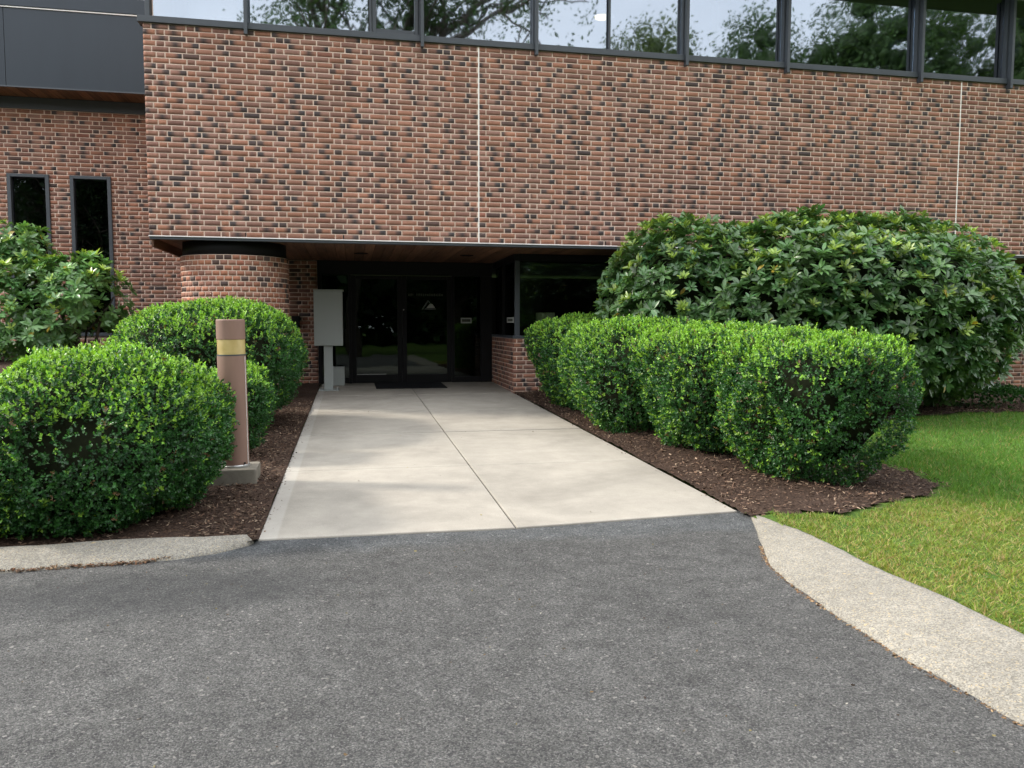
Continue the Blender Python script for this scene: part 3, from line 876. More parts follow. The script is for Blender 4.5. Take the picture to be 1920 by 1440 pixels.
# side glazing above the low wall (faces -x) and the front window
box("side_sill", XC - .012, XC + .20, YC - .012, 3.19, LWT + .002, LWT + .045, M['dark_metal'], sf, .004)
box("side_glass", XC + .06, XC + .068, YC + .10, 3.18, LWT + .047, 2.06, M['glass_door'], sf, 0)
box("side_head", XC + .0, XC + .13, YC - .0, 3.19, 2.062, ZB - .024, M['black_metal'], sf, .003)
box("corner_mullion", XC + .02, XC + .095, YC - .005, YC + .07, LWT + .047, 2.06, M['dark_metal'], sf, .004)
box("side_jamb", XC + .02, XC + .10, 2.32, 2.38, LWT + .047, 2.06, M['black_metal'], sf, .003)
sp2 = box("notice_plate", XC + .050, XC + .0585, 1.55, 2.10, 1.115, 1.20, M['paper'], sf, 0)
box("plate_text", XC + .0485, XC + .0495, 1.62, 2.03, 1.138, 1.178, M['sign_inner'], sp2, 0)
fw = thing("ground_floor_window", (7.5, YC, LWT), "dark plate glass window above the low brick wall behind the rhododendron", "window")
box("front_sill", XC + .205, XE, YC - .014, YC + .20, LWT + .002, LWT + .045, M['dark_metal'], fw, .004)
box("front_head", XC + .135, XE, YC, YC + .10, 2.062, ZB - .024, M['black_metal'], fw, .003)
wxs = [XC + .098, 6.9, 8.9, 10.9, 12.9, XE]
for a, b in zip(wxs[:-1], wxs[1:]):
    box("glass", a, b - .06, YC + .03, YC + .038, LWT + .047, 2.06, M['glass_front'], fw, 0)
    box("mullion", b - .058, b - .002, YC - .002, YC + .07, LWT + .047, 2.06, M['black_metal'], fw, .003)
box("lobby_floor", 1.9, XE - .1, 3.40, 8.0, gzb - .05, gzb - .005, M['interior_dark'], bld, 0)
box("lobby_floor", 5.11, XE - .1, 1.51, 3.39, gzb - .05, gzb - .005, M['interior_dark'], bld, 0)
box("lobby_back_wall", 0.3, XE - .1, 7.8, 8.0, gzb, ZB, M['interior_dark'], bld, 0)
ls = thing("lamp_with_drum_shade", (5.48, 1.60, .0), "pale drum lamp shade standing inside the dark front window", "lamp")
add_mesh("shade", bm_mesh("shade", lathe_bm([(.158, .96), (.152, 1.275)], 32, 5.48, 1.60, False), True), M['shade'], ls)
add_mesh("stand", bm_mesh("stand", lathe_bm([(.10, gzb), (.10, gzb + .02), (.018, gzb + .03), (.018, 1.12)], 20, 5.48, 1.60), True), M['black_metal'], ls)

# ------------------------------------------------------------------ small things by the door
mt = bmesh.new(); bm_box(mt, 2.83, 3.98, 2.20, 3.17, .0, .012, .004)
for v in mt.verts: v.co.z += float(gz(0, v.co.y)) + .001; v.co.x += .02 * math.sin(3 * v.co.y)
mo = add_mesh("doormat", bm_mesh("doormat", mt), M['mat_rubber']); tag(mo, "flat black rubber doormat in front of the glass doors", "doormat")
zb0 = float(gz(0, 2.1))
db = thing("drop_box", (2.09, 2.1, zb0), "grey metal drop box on a square post left of the entrance doors", "drop box")
box("cabinet", 1.885, 2.325, 2.02, 2.30, .748, 1.598, M['grey_paint'], db, .010)
box("lid", 1.880, 2.345, 2.005, 2.315, 1.6, 1.622, M['grey_paint'], db, .006)
box("post", 2.026, 2.162, 2.08, 2.216, zb0 + .014, .747, M['grey_paint'], db, .008)
bp = box("base_plate", 1.94, 2.25, 1.99, 2.30, zb0 + .001, zb0 + .0135, M['grey_paint'], db, .004)
for bx, by in ((1.965, 2.015), (2.225, 2.015), (1.965, 2.275), (2.225, 2.275)):
    box("bolt", bx - .012, bx + .012, by - .012, by + .012, zb0 + .0137, zb0 + .032, M['steel'], bp, .003)
box("latch", 2.29, 2.312, 2.010, 2.019, 1.15, 1.19, M['steel'], db, .002)
sb = thing("utility_box", (2.24, 2.95, gzb), "small grey box on the ground behind the drop box post", "box")
box("case", 2.13, 2.335, 2.83, 3.05, gzb - .005, .355, M['grey_paint'], sb, .01)
box("lid", 2.125, 2.340, 2.825, 3.055, .356, .372, M['grey_paint'], sb, .004)

# ------------------------------------------------------------------ bollard light
BX, BY = 1.600, -4.55
bz = float(bedz(BX, BY))
bol = thing("bollard_light", (BX, BY, bz), "brown cylindrical bollard light with an amber lens band on a concrete block", "bollard")
bm = bmesh.new(); bm_box(bm, -.165, .165, -.17, .17, -.14, .03 - bz, .012)
for v in bm.verts: v.co.x += RNG.normal(0, .002); v.co.y += RNG.normal(0, .002)
o = add_mesh("concrete_block", bm_mesh("concrete_block", bm), M['base_conc'], bol, loc=(-.002, .0, 0)); o.rotation_euler = (0, 0, math.radians(2))
zt = .03 - bz + .001
def bpart(name, prof, mat, smooth=True, cap=True):
    me = bm_mesh(name, lathe_bm(prof, 48, 0, 0, cap), smooth)
    o = add_mesh(name, me, mat, bol, loc=(0, 0, 0)); o.rotation_euler = (math.radians(.2), math.radians(-.55), 0)
    try:
        md = o.modifiers.new("es", 'EDGE_SPLIT'); md.split_angle = math.radians(35)
    except Exception: pass
    return o
RB = .1015
bpart("flange", [(RB + .006, zt), (RB + .006, zt + .012), (RB, zt + .018)], M['steel'])
tube = bpart("shaft", [(RB, zt + .008), (RB, .862 - bz)], M['bollard'])
bpart("lens_band", [(RB - .003, .864 - bz), (RB - .003, .972 - bz)], M['amber'])
bpart("cap", [(RB, .974 - bz), (RB, 1.113 - bz), (RB - .006, 1.120 - bz)], M['bollard'])
bpart("seam_ring", [(RB + .0015, .855 - bz), (RB + .0015, .8635 - bz)], M['dark_metal'])
for an in (-2.2, -.75):
    add_mesh("screw", bm_mesh("screw", lathe_bm([(.007, -.004), (.007, .006)], 10)), M['black_metal'], bol, loc=(math.cos(an) * (RB + .001), math.sin(an) * (RB + .001), zt + .03)).rotation_euler = (math.pi / 2, 0, an + math.pi / 2)
sm_ = add_mesh("side_seam", bm_mesh("side_seam", (lambda b: (bm_box(b, -.003, .003, -.002, .002, zt + .02, .85 - bz), b)[1])(bmesh.new())), M['flash'], bol, loc=(RB * math.cos(-.35), RB * math.sin(-.35), 0))
sm_.rotation_euler = (0, math.radians(-.55), -.35)

# ------------------------------------------------------------------ foliage
def unit(v): return v / (np.linalg.norm(v, axis=-1, keepdims=True) + 1e-12)

def rand_unit(n, rng): return unit(rng.normal(size=(n, 3)))

class Lobe:
    """rounded box-like crown: superellipsoid with a tapered foot and a lumpy surface"""
    def __init__(s, cx, cy, rx, ry, z0, z1, n=2.6, taper=.25, lump=.06, seed=0, mid=.55):
        s.c = np.array([cx, cy, z0 + (z1 - z0) * mid]); s.rx, s.ry = rx, ry
        s.up = z1 - s.c[2]; s.dn = s.c[2] - z0; s.n = n; s.taper = taper; s.lump = lump
        g = np.random.default_rng(seed); s.K = rand_unit(9, g) * g.uniform(2.5, 9.5, (9, 1)); s.ph = g.uniform(0, 6.3, 9); s.am = g.uniform(.3, 1, 9)
        s.am /= s.am.sum()
        s.FK = rand_unit(10, g) * g.uniform(14, 38, (10, 1)); s.FP = g.uniform(0, 6.3, 10)
    def val(s, P):
        q = P - s.c; zc = np.where(q[:, 2] > 0, q[:, 2] / s.up, q[:, 2] / s.dn)
        sc = 1 - s.taper * np.clip(-zc, 0, 1.2) ** 1.2
        a = np.abs(q[:, 0] / (s.rx * sc)); b = np.abs(q[:, 1] / (s.ry * sc)); c = np.abs(zc)
        return (a ** s.n + b ** s.n + c ** s.n) ** (1 / s.n)
    def bumps(s, U): return 1 + s.lump * 2.2 * (np.sin(U @ s.K.T + s.ph) @ s.am)
    def surf(s, U):
        R0 = np.full(len(U), .5); 
        hi = np.full(len(U), 3.0); lo = np.zeros(len(U))
        for _ in range(22):
            m = (lo + hi) / 2; ins = s.val(s.c + U * m[:, None]) < 1
            lo = np.where(ins, m, lo); hi = np.where(ins, hi, m)
        return (lo + hi) / 2 * s.bumps(U)
    def normal(s, P):
        e = .01; v0 = s.val(P)
        g = np.stack([s.val(P + np.eye(3)[i] * e) - v0 for i in range(3)], 1)
        return unit(g)
    def sample(s, n, rng, depth=.1, jit=.018, fine=0.0):
        U = rand_unit(n * 3, rng); r = s.surf(U)
        nr = s.normal(s.c + U * r[:, None]); w = r ** 2 / np.clip((U * nr).sum(1), .25, 1)
        tocam = unit(CAM - (s.c + U * r[:, None]))
        face = (nr * tocam).sum(1)
        w = w * np.where(face > -.25, 1.0, .10)
        k = rng.choice(len(U), n, p=w / w.sum())
        U, r, nr = U[k], r[k], nr[k]
        r = r + fine * np.sin((s.c + U * r[:, None]) @ s.FK.T + s.FP).sum(1) / 2.2
        dd = rng.exponential(depth, n)
        rr = np.clip(r - np.minimum(dd, .35), .02, None) + rng.normal(0, jit, n)
        return s.c + U * rr[:, None], nr, dd

def core_mesh(name, lobe, scale, mat, parent, seg=20):
    th = np.linspace(0, math.pi, seg + 1); ph = np.linspace(0, 2 * math.pi, 2 * seg, endpoint=False)
    U = np.array([[math.sin(t) * math.cos(p), math.sin(t) * math.sin(p), math.cos(t)] for t in th for p in ph])
    P = lobe.c + U * (lobe.surf(U) - scale)[:, None].clip(.05)
    n = 2 * seg; F = []
    for i in range(seg):
        for j in range(n): F.append((i * n + j, (i + 1) * n + j, (i + 1) * n + (j + 1) % n, i * n + (j + 1) % n))
    return P, np.array(F)

def diamonds(base, D, side, nrm, L, W, fold=.25):
    """4-vertex folded leaves -> verts (4N), tris (2N)"""
    n = len(base)
    mid = base + D * (L * .48)[:, None]
    lft = mid + side * (W * .5)[:, None] + nrm * (W * fold)[:, None]
    rgt = mid - side * (W * .5)[:, None] + nrm * (W * fold)[:, None]
    tip = base + D * L[:, None]
    V = np.stack([base, lft, tip, rgt], 1).reshape(-1, 3)
    i = np.arange(n)[:, None] * 4
    F = np.concatenate([i + np.array([[0, 2, 1]]), i + np.array([[0, 3, 2]])], 1).reshape(-1, 3)
    return V, F

def frame_of(D, hint):
    s = unit(np.cross(D, hint)); n = np.cross(s, D); return s, n

def boxwood(name, lobes, base, label, density, leafL, seed, group):
    rng = np.random.default_rng(seed)
    root = thing(name, base, label, "shrub", group)
    Vs, Fs, Cs = [], [], []; off = 0
    for li, lb in enumerate(lobes):
        area = 2 * math.pi * (lb.rx + lb.ry) / 2 * (lb.up + lb.dn) * .8 + math.pi * lb.rx * lb.ry * 1.6
        n = int(area * density * .73)
        P, N, dd = lb.sample(n, rng, .055, .011, .019)
        keep = P[:, 2] > bedz(P[:, 0], P[:, 1]) * (P[:, 0] < 3) + gz(P[:, 0], P[:, 1]) * (P[:, 0] > 3) + .01
        for lj, l2 in enumerate(lobes):
            if lj != li: keep &= l2.val(P) > .80
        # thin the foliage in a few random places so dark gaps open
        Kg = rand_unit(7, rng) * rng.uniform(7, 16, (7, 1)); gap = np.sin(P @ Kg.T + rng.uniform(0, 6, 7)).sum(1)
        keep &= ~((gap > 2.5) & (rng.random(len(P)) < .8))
        P, N, dd = P[keep], N[keep], dd[keep]
        n = len(P)
        up = np.array([0, 0, 1.])
        axis = unit(N * .75 + up * .55 + rng.normal(0, .38, (n, 3)))
        young = rng.random(n) < np.where(dd < .025, .60, np.where(dd < .05, .22, .03)) * (.05 + 1.25 * np.clip(N[:, 2], 0, 1) + .32 * np.clip(-N[:, 0], 0, 1))  # new growth, plus extra pale tips on top and left faces as painted sunlight
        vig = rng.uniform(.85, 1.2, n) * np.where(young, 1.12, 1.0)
        dark = np.array([.014, .056, .018]); midc = np.array([.048, .155, .032]); lit_tip = np.array([.22, .41, .050])
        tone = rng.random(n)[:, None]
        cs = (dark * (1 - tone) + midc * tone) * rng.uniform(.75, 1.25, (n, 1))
        cy = lit_tip * rng.uniform(.7, 1.15, (n, 1)) * np.array([1, 1, 1]) + rng.normal(0, .012, (n, 3)) * [1, .6, .3]
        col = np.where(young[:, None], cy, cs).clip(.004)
        col = np.where((rng.random(n) < .012)[:, None], np.array([.15, .095, .045]), col)
        m = 6
        s0, n0 = frame_of(axis, unit(rng.normal(size=(n, 3))))
        for k in range(m):
            an = 2.4 * k + rng.uniform(0, 6.3, n); h = k / (m - 1)
            rad = s0 * np.cos(an)[:, None] + n0 * np.sin(an)[:, None]
            open_ = 1.05 - .75 * h
            D = unit(axis * (1 - open_ * .75)[..., None] if np.ndim(open_) else axis * (1 - open_ * .75) + rad * (open_ + .15)) if False else unit(axis * (.25 + .75 * h) + rad * (1.0 - .62 * h) + rng.normal(0, .15, (n, 3)))
            b = P + axis * (leafL * (1.3 * h - .8) * vig)[:, None]
            sd, nn = frame_of(D, axis + rng.normal(0, .2, (n, 3)))
            L = leafL * vig * rng.uniform(.8, 1.2, n) * (1 - .25 * h); W = L * rng.uniform(.58, .74, n)
            V, F = diamonds(b, D, sd, nn, L, W, .22)
            Vs.append(V); Fs.append(F + off); off += len(V)
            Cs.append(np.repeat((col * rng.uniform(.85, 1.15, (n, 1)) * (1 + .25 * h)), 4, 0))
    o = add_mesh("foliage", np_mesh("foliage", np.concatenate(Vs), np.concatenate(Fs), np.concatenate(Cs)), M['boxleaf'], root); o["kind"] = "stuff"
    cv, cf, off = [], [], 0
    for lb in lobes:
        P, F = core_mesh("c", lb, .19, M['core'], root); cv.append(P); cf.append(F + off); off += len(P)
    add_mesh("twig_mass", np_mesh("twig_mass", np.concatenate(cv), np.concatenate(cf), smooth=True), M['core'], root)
    tv, tf, off = [], [], 0
    for lb in lobes:
        for k in range(6):
            a = rng.uniform(0, 6.3); b0 = np.array([lb.c[0] + .08 * math.cos(a), lb.c[1] + .08 * math.sin(a), base[2] - .03])
            e = lb.c + np.array([math.cos(a) * lb.rx * .55, math.sin(a) * lb.ry * .55, .1])
            V, F = tube_arrays([b0, b0 * .5 + e * .5 + [0, 0, -.05], e], [.016, .012, .007], 6); tv.append(V); tf.append(F + off); off += len(V)
    add_mesh("stems", np_mesh("stems", np.concatenate(tv), np.concatenate(tf), smooth=True), M['bark'], root)
    return root

GL, GR = "clipped boxwoods left of the walk", "clipped boxwoods in the hedge right of the walk"
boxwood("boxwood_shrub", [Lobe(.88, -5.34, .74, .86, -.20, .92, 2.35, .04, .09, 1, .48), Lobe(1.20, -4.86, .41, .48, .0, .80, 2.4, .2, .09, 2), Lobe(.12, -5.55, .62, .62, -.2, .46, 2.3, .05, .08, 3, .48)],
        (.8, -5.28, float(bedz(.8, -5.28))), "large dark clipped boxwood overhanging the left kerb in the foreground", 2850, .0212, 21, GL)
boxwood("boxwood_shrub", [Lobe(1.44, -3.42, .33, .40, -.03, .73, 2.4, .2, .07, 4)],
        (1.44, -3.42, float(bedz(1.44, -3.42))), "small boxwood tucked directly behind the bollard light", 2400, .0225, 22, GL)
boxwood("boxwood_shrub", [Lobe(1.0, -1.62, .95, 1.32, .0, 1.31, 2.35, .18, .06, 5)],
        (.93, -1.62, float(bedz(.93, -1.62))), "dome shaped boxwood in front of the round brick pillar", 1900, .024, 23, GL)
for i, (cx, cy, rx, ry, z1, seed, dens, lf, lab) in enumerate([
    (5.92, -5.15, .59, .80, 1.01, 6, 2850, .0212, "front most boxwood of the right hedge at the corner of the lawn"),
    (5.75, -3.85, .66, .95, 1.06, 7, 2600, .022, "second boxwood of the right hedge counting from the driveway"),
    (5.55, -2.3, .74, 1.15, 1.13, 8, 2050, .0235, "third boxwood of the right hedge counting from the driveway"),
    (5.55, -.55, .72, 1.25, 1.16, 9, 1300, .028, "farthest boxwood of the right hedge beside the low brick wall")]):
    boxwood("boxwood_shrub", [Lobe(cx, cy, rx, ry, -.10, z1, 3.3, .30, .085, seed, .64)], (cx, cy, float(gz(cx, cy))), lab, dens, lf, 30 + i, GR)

# --- rhododendrons
def rleaf_arrays(B, D, S, N, L, W, droop):
    """8-vertex curved leaf: two rows across plus base and tip"""
    t = np.array([.0, .34, .72, 1.0]); wd = np.array([.0, .95, .86, 0])
    n = len(B); cols = []
    for k in range(4):
        c = B + D * (L * t[k])[:, None] - N * (L * droop * t[k] ** 2)[:, None]
        if k in (0, 3): cols.append(c[:, None])
        else:
            w = W * .5 * wd[k]
            cols.append(np.stack([c + S * w[:, None] + N * (w * .28)[:, None], c, c - S * w[:, None] + N * (w * .28)[:, None]], 1))
    V = np.concatenate(cols, 1)
    f = [(0, 2, 1), (0, 3, 2), (1, 2, 5), (1, 5, 4), (2, 3, 6), (2, 6, 5), (4, 5, 7), (5, 6, 7)]
    F = (np.arange(n)[:, None, None] * 8 + np.array(f)[None]).reshape(-1, 3)
    return V.reshape(-1, 3), F

def rhodo(name, lobes, base, label, whorls, L0, seed, trunks, density_gap=.0, depth=.16, core=.28, brightness=1.0, n_single=300):
    rng = np.random.default_rng(seed)
    root = thing(name, base, label, "rhododendron", "rhododendrons")
    areas = [2 * math.pi * (l.rx + l.ry) / 2 * (l.up + l.dn) + math.pi * l.rx * l.ry for l in lobes]
    B_, D_, S_, N_, L_, W_, dr_, C_ = [], [], [], [], [], [], [], []
    for li, lb in enumerate(lobes):
        n = int(whorls * areas[li] / sum(areas))
        P, N, dd = lb.sample(n, rng, depth)
        keep = P[:, 2] > base[2] + .04
        for lj, l2 in enumerate(lobes):
            if lj != li: keep &= l2.val(P) > .86
        if density_gap:
            Kg = rand_unit(6, rng) * rng.uniform(3, 7, (6, 1)); gap = np.sin(P @ Kg.T + rng.uniform(0, 6, 6)).sum(1)
            keep &= ~(gap > 2.6 - density_gap * 2)
        keep &= ~((P[:, 1] > -.16) & (P[:, 2] > 2.05) & (P[:, 0] > 0)) 
        P, N, dd = P[keep], N[keep], dd[keep]; n = len(P)
        axis = unit(N * .8 + np.array([0, 0, .75]) + rng.normal(0, .28, (n, 3)))
        s0, n0 = frame_of(axis, unit(rng.normal(size=(n, 3))))
        young = rng.random(n) < np.where(dd < .07, .30, .04) * np.clip(.45 + N[:, 2], .1, 1.3)
        size = rng.uniform(.75, 1.2, n) * np.where(young, .82, 1)
        old = np.array([.090, .185, .060]) * brightness; yng = np.array([.26, .37, .07]) * (brightness * .5 + .5)
        tone = rng.uniform(.65, 1.35, (n, 1)); hue = rng.normal(0, .012, (n, 1))
        col = np.where(young[:, None], yng * tone, old * tone + hue * np.array([1, .7, 0])).clip(.006)
        m = 9
        for k in range(m):
            an = 2 * math.pi * k / m * 1.0 + rng.uniform(-.25, .25, n) + (k % 2) * .2
            rad = s0 * np.cos(an)[:, None] + n0 * np.sin(an)[:, None]
            lift = np.where(young, rng.uniform(.5, 1.3, n), rng.uniform(.05, .95, n))
            D = unit(rad + axis * lift[:, None]); S = unit(np.cross(axis, D)); Nn = np.cross(D, S)
            roll = rng.normal(0, .3, n)[:, None]; S2 = S * np.cos(roll) + Nn * np.sin(roll); N2 = np.cross(D, S2)
            L = L0 * size * rng.uniform(.78, 1.15, n)
            B_.append(P + rad * .006 + axis * (.012 * (k % 3))); D_.append(D); S_.append(S2); N_.append(N2); L_.append(L); W_.append(L * rng.uniform(.33, .41, n)); dr_.append(rng.uniform(.03, .20, n))
            yl = (rng.random(n) < .008)[:, None]
            C_.append(np.where(yl, np.array([.42, .30, .04]), col * rng.uniform(.8, 1.2, (n, 1))))
    B, D, S, N, L, W, dr, C = [np.concatenate(a) for a in (B_, D_, S_, N_, L_, W_, dr_, C_)]
    # the leaves that show largest become leaves of their own
    px, py, dep = project(B + D * (L * .5)[:, None])
    tc = unit(CAM - B); face = np.abs((N * tc).sum(1))
    out = np.ones(len(B), bool)
    vis = (px > 4) & (px < 1916)
    for lb in lobes: vis &= lb.val(B + tc * .25) > 1.0
    score = np.where(vis, L * W * face / dep ** 2, -1)
    pick = np.argsort(-score)[:n_single]
    mask = np.ones(len(B), bool); mask[pick] = False
    V, F = rleaf_arrays(B[mask], D[mask], S[mask], N[mask], L[mask], W[mask], dr[mask])
    o = add_mesh("foliage", np_mesh("foliage", V, F, np.repeat(C[mask], 8, 0), True), M['rholeaf'], root); o["kind"] = "stuff"
    z1 = np.zeros((1, 3)); protos = []
    cp = C[pick]; ordr = np.argsort(cp.sum(1))
    groups = np.array_split(ordr, 24)
    pinv = parent_inv(root)
    for g in groups:
        Vp, Fp = rleaf_arrays(z1, np.array([[1., 0, 0]]), np.array([[0, 1., 0]]), np.array([[0, 0, 1.]]), np.array([1.]), np.array([.34]), np.array([.15]))
        me = np_mesh("leaf", Vp, Fp, np.repeat(cp[g].mean(0)[None], 8, 0), True); me.materials.append(M['rholeaf'])
        for j in g:
            i = pick[j]; q = bpy.data.objects.new("leaf", me); COL.objects.link(q); q.parent = root
            s = L[i]
            q.matrix_local = pinv @ Matrix(((D[i, 0] * s, S[i, 0] * s, N[i, 0] * s, B[i, 0]), (D[i, 1] * s, S[i, 1] * s, N[i, 1] * s, B[i, 1]), (D[i, 2] * s, S[i, 2] * s, N[i, 2] * s, B[i, 2]), (0, 0, 0, 1)))
    if core:
        cv, cf, off = [], [], 0
        for lb in lobes:
            P, F = core_mesh("c", lb, core, M['core'], root); cv.append(P); cf.append(F + off); off += len(P)
        add_mesh("twig_mass", np_mesh("twig_mass", np.concatenate(cv), np.concatenate(cf), smooth=True), M['core'], root)
    tv, tf, off = [], [], 0
    for pts, r in trunks:
        V, F = tube_arrays(pts, np.linspace(r, r * .35, len(pts)), 8); tv.append(V); tf.append(F + off); off += len(V)
    add_mesh("trunk", np_mesh("trunk", np.concatenate(tv), np.concatenate(tf), smooth=True), M['bark'], root)
    return root

def bough(a, b, rng, n=6, w=.08):
    a, b = np.array(a, float), np.array(b, float); t = np.linspace(0, 1, n)[:, None]
    P = a * (1 - t) + b * t; P[1:-1] += rng.normal(0, w, (n - 2, 3)); P[:, 2] += .12 * np.sin(t[:, 0] * math.pi)
    return P
tr = np.random.default_rng(3)
rb = (8.4, -1.6, 0.0)
rhodo("rhododendron", [Lobe(8.35, -1.72, 2.05, 1.42, .12, 2.37, 2.7, .18, .07, 11, .45), Lobe(6.70, -1.35, 1.10, 1.05, .40, 2.30, 2.9, .05, .08, 12, .5), Lobe(9.75, -1.62, 1.05, 1.15, .12, 2.12, 2.4, .2, .09, 13, .5)],
      rb, "huge rounded rhododendron filling the bed between hedge and lawn", 6300, .110, 41,
      [(bough((8.2 + dx, -1.5, -.05), (8.3 + dx * 5, -1.5 + dy, 1.4), tr), .035) for dx, dy in ((-.35, .2), (-.2, -.5), (0, .4), (.15, -.4), (.3, .1))], 0, .16, .42)
zr = float(bedz(-1.3, 1.2))
lt_tr = [(bough((-1.22 + dx, 1.2 + dy, zr - .05), e, tr, 7, .05), r) for dx, dy, e, r in
         ((0, 0, (-1.35, 1.2, 1.5), .05), (.03, .04, (-.9, 1.3, 1.35), .03), (.09, -.02, (-.75, 1.15, 1.45), .028), (-.04, .03, (-2.0, 1.4, 2.1), .035), (-.06, 0, (-1.7, 1.0, 1.3), .03), (-.02, -.03, (-1.2, .95, 1.7), .03), (-.9, 0, (-2.5, 1.1, 1.5), .03))]
rhodo("rhododendron", [Lobe(-1.32, 1.2, .74, .62, .98, 1.98, 2.2, .1, .10, 14, .5), Lobe(-2.02, 1.42, .42, .42, 1.62, 2.50, 2.1, .1, .12, 15, .5), Lobe(-2.45, 1.05, .85, .75, .62, 1.98, 2.3, .1, .09, 16, .5), Lobe(-.92, 1.3, .36, .38, 1.02, 1.55, 2.2, .1, .12, 17, .5), Lobe(-1.85, .95, .72, .55, .62, 1.55, 2.2, .1, .1, 18, .5)],
      (-1.3, 1.2, zr), "open sunlit rhododendron with visible trunk in front of the narrow wing windows", 1550, .115, 42, lt_tr, .15, .15, 0, 1.6)
# low ground cover at the far right edge of the bed
rng = np.random.default_rng(77)
gcv = thing("ground_cover_plant", (10.95, -1.75, 0), "low leafy ground cover at the right foot of the big rhododendron", "plant")
lb = Lobe(11.0, -1.62, .75, .5, -.12, .26, 2.2, 0, .12, 19, .4)
P, N, dd = lb.sample(1300, rng, .05); k = P[:, 2] > 0; P, N = P[k], N[k]
Vs, Fs, Cs, off = [], [], [], 0
for q in range(5):
    D = unit(N + rng.normal(0, .7, N.shape)); S, Nn = frame_of(D, np.array([0, 0, 1.]) + rng.normal(0, .2, N.shape)); L = rng.uniform(.03, .055, len(P))
    V, F = diamonds(P, D, S, Nn, L, L * .6); Vs.append(V); Fs.append(F + off); off += len(V)
    Cs.append(np.repeat(np.array([.03, .095, .025]) * rng.uniform(.6, 1.5, (len(P), 1)), 4, 0))
add_mesh("foliage", np_mesh("foliage", np.concatenate(Vs), np.concatenate(Fs), np.concatenate(Cs)), M['boxleaf'], gcv)["kind"] = "stuff"

# ------------------------------------------------------------------ grass
rng = np.random.default_rng(8)
def scatter_grass(n, x0, x1, y0, y1, h, bias):
    x = rng.uniform(x0, x1, n); y = rng.uniform(y0, y1, n)
    edge = 4.985 + .02 * np.sin(7 * y) + .015 * np.sin(17 * y + 1)
    k = (x > edge + .02) & ~in_mulch(x - .05, y + .04) & ((y < -6.15) | (x > 5.3))
    x, y = x[k], y[k]; px, py, d = project(np.stack([x, y, np.zeros_like(x)], 1)); v = (px > -250) & (px < 2200) & (d > .4)
    return x[v], y[v]
gx, gy = scatter_grass(150000, 4.95, 8.4, -9.3, -4.4, .05, 0)
gx2, gy2 = scatter_grass(70000, 6.2, 13.5, -5.0, -1.8, .05, 0)
gx = np.concatenate([gx, gx2]); gy = np.concatenate([gy, gy2]); n = len(gx)
near = sm((-5.6 - gy) / 1.0) * sm((7.2 - gx) / 1.2)
patch = .5 + .5 * np.sin(2.1 * gx + 1.3 * np.sin(1.7 * gy)) * np.sin(1.9 * gy + .7 * np.sin(2.3 * gx))
yellow = np.clip(near * (.45 + .5 * patch) + .14, 0, 1)
tuft = np.sin(gx * 31 + 3 * np.sin(gy * 11)) * np.sin(gy * 27 + 2 * np.sin(gx * 13))
dry = rng.random(n) < (.07 + .30 * near * np.clip(.35 + patch * .6 + .35 * tuft, 0, 1))
col = np.array([.090, .220, .036]) * (1 - yellow[:, None]) + np.array([.215, .275, .055]) * yellow[:, None]
col = np.where(dry[:, None], np.array([.36, .28, .13]), col) * rng.uniform(.65, 1.35, (n, 1))
zb_ = gz(gx, gy) + .026 + .006 * sm((gx - 5.2) / 2)
base = np.stack([gx, gy, zb_], 1)
h = rng.uniform(.022, .06, n) * (1 - .35 * near) * (1 + .45 * np.sin(gx * 19 + 2 * np.sin(gy * 7)) * np.sin(gy * 17))
D = unit(np.stack([rng.normal(0, .75, n), rng.normal(0, .75, n), np.ones(n)], 1)); S = unit(np.cross(D, rng.normal(size=(n, 3)))); 
W = rng.uniform(.0022, .0042, n)
V = np.stack([base - S * W[:, None], base + S * W[:, None], base + D * h[:, None] + np.stack([rng.normal(0, .008, n), rng.normal(0, .008, n), np.zeros(n)], 1)], 1).reshape(-1, 3)
F = np.arange(3 * n).reshape(-1, 3)
g = add_mesh("grass", np_mesh("grass", V, F, np.repeat(col, 3, 0)), M['grass']); tag(g, "short mown grass with dry yellow patches beside the kerb", "grass", kind="stuff")
# broad leaf weeds in the lawn
def chips(name, x, y, zf, Lr, palette, label, seed, lift=.022):
    r = np.random.default_rng(seed); n = len(x)
    z = zf(x, y) + r.uniform(.0, lift, n)
    D = unit(np.stack([r.normal(size=n), r.normal(size=n), r.normal(0, .28, n)], 1)); S = unit(np.cross(D, np.array([0, 0, 1.]) + r.normal(0, .45, (n, 3)))); N = np.cross(S, D)
    L = r.uniform(*Lr, n); W = r.uniform(.0025, .0065, n)
    b = np.stack([x, y, z], 1) - D * (L / 2)[:, None]
    t = W * .35
    V = np.stack([b - S * W[:, None], b + S * W[:, None], b + D * L[:, None] + S * (W * .6)[:, None], b + D * L[:, None] - S * (W * .6)[:, None], b + N * t[:, None], b + D * (L * .96)[:, None] + N * t[:, None]], 1).reshape(-1, 3)
    i = np.arange(n)[:, None, None] * 6
    F = (i + np.array([(0, 4, 5), (0, 5, 3), (1, 2, 5), (1, 5, 4)])[None]).reshape(-1, 3)
    c = palette[r.integers(len(palette), size=n)] * r.uniform(.6, 1.35, (n, 1))
    o = add_mesh(name, np_mesh(name, V, F, np.repeat(c, 6, 0)), M['chip']); tag(o, label, "mulch", kind="stuff")
pal = np.array([1.08, 1.05, 1.02]) * np.array([[.050, .030, .021], [.085, .052, .036], [.030, .019, .014], [.135, .088, .060], [.066, .040, .028], [.115, .078, .058], [.22, .165, .12]])
r = np.random.default_rng(9)
x = r.uniform(.2, W0 - .004, 21000); y = r.uniform(-6.13, .5, 21000)
k = r.random(21000) < np.where(x > .9, 1, .3); x, y = x[k], y[k]
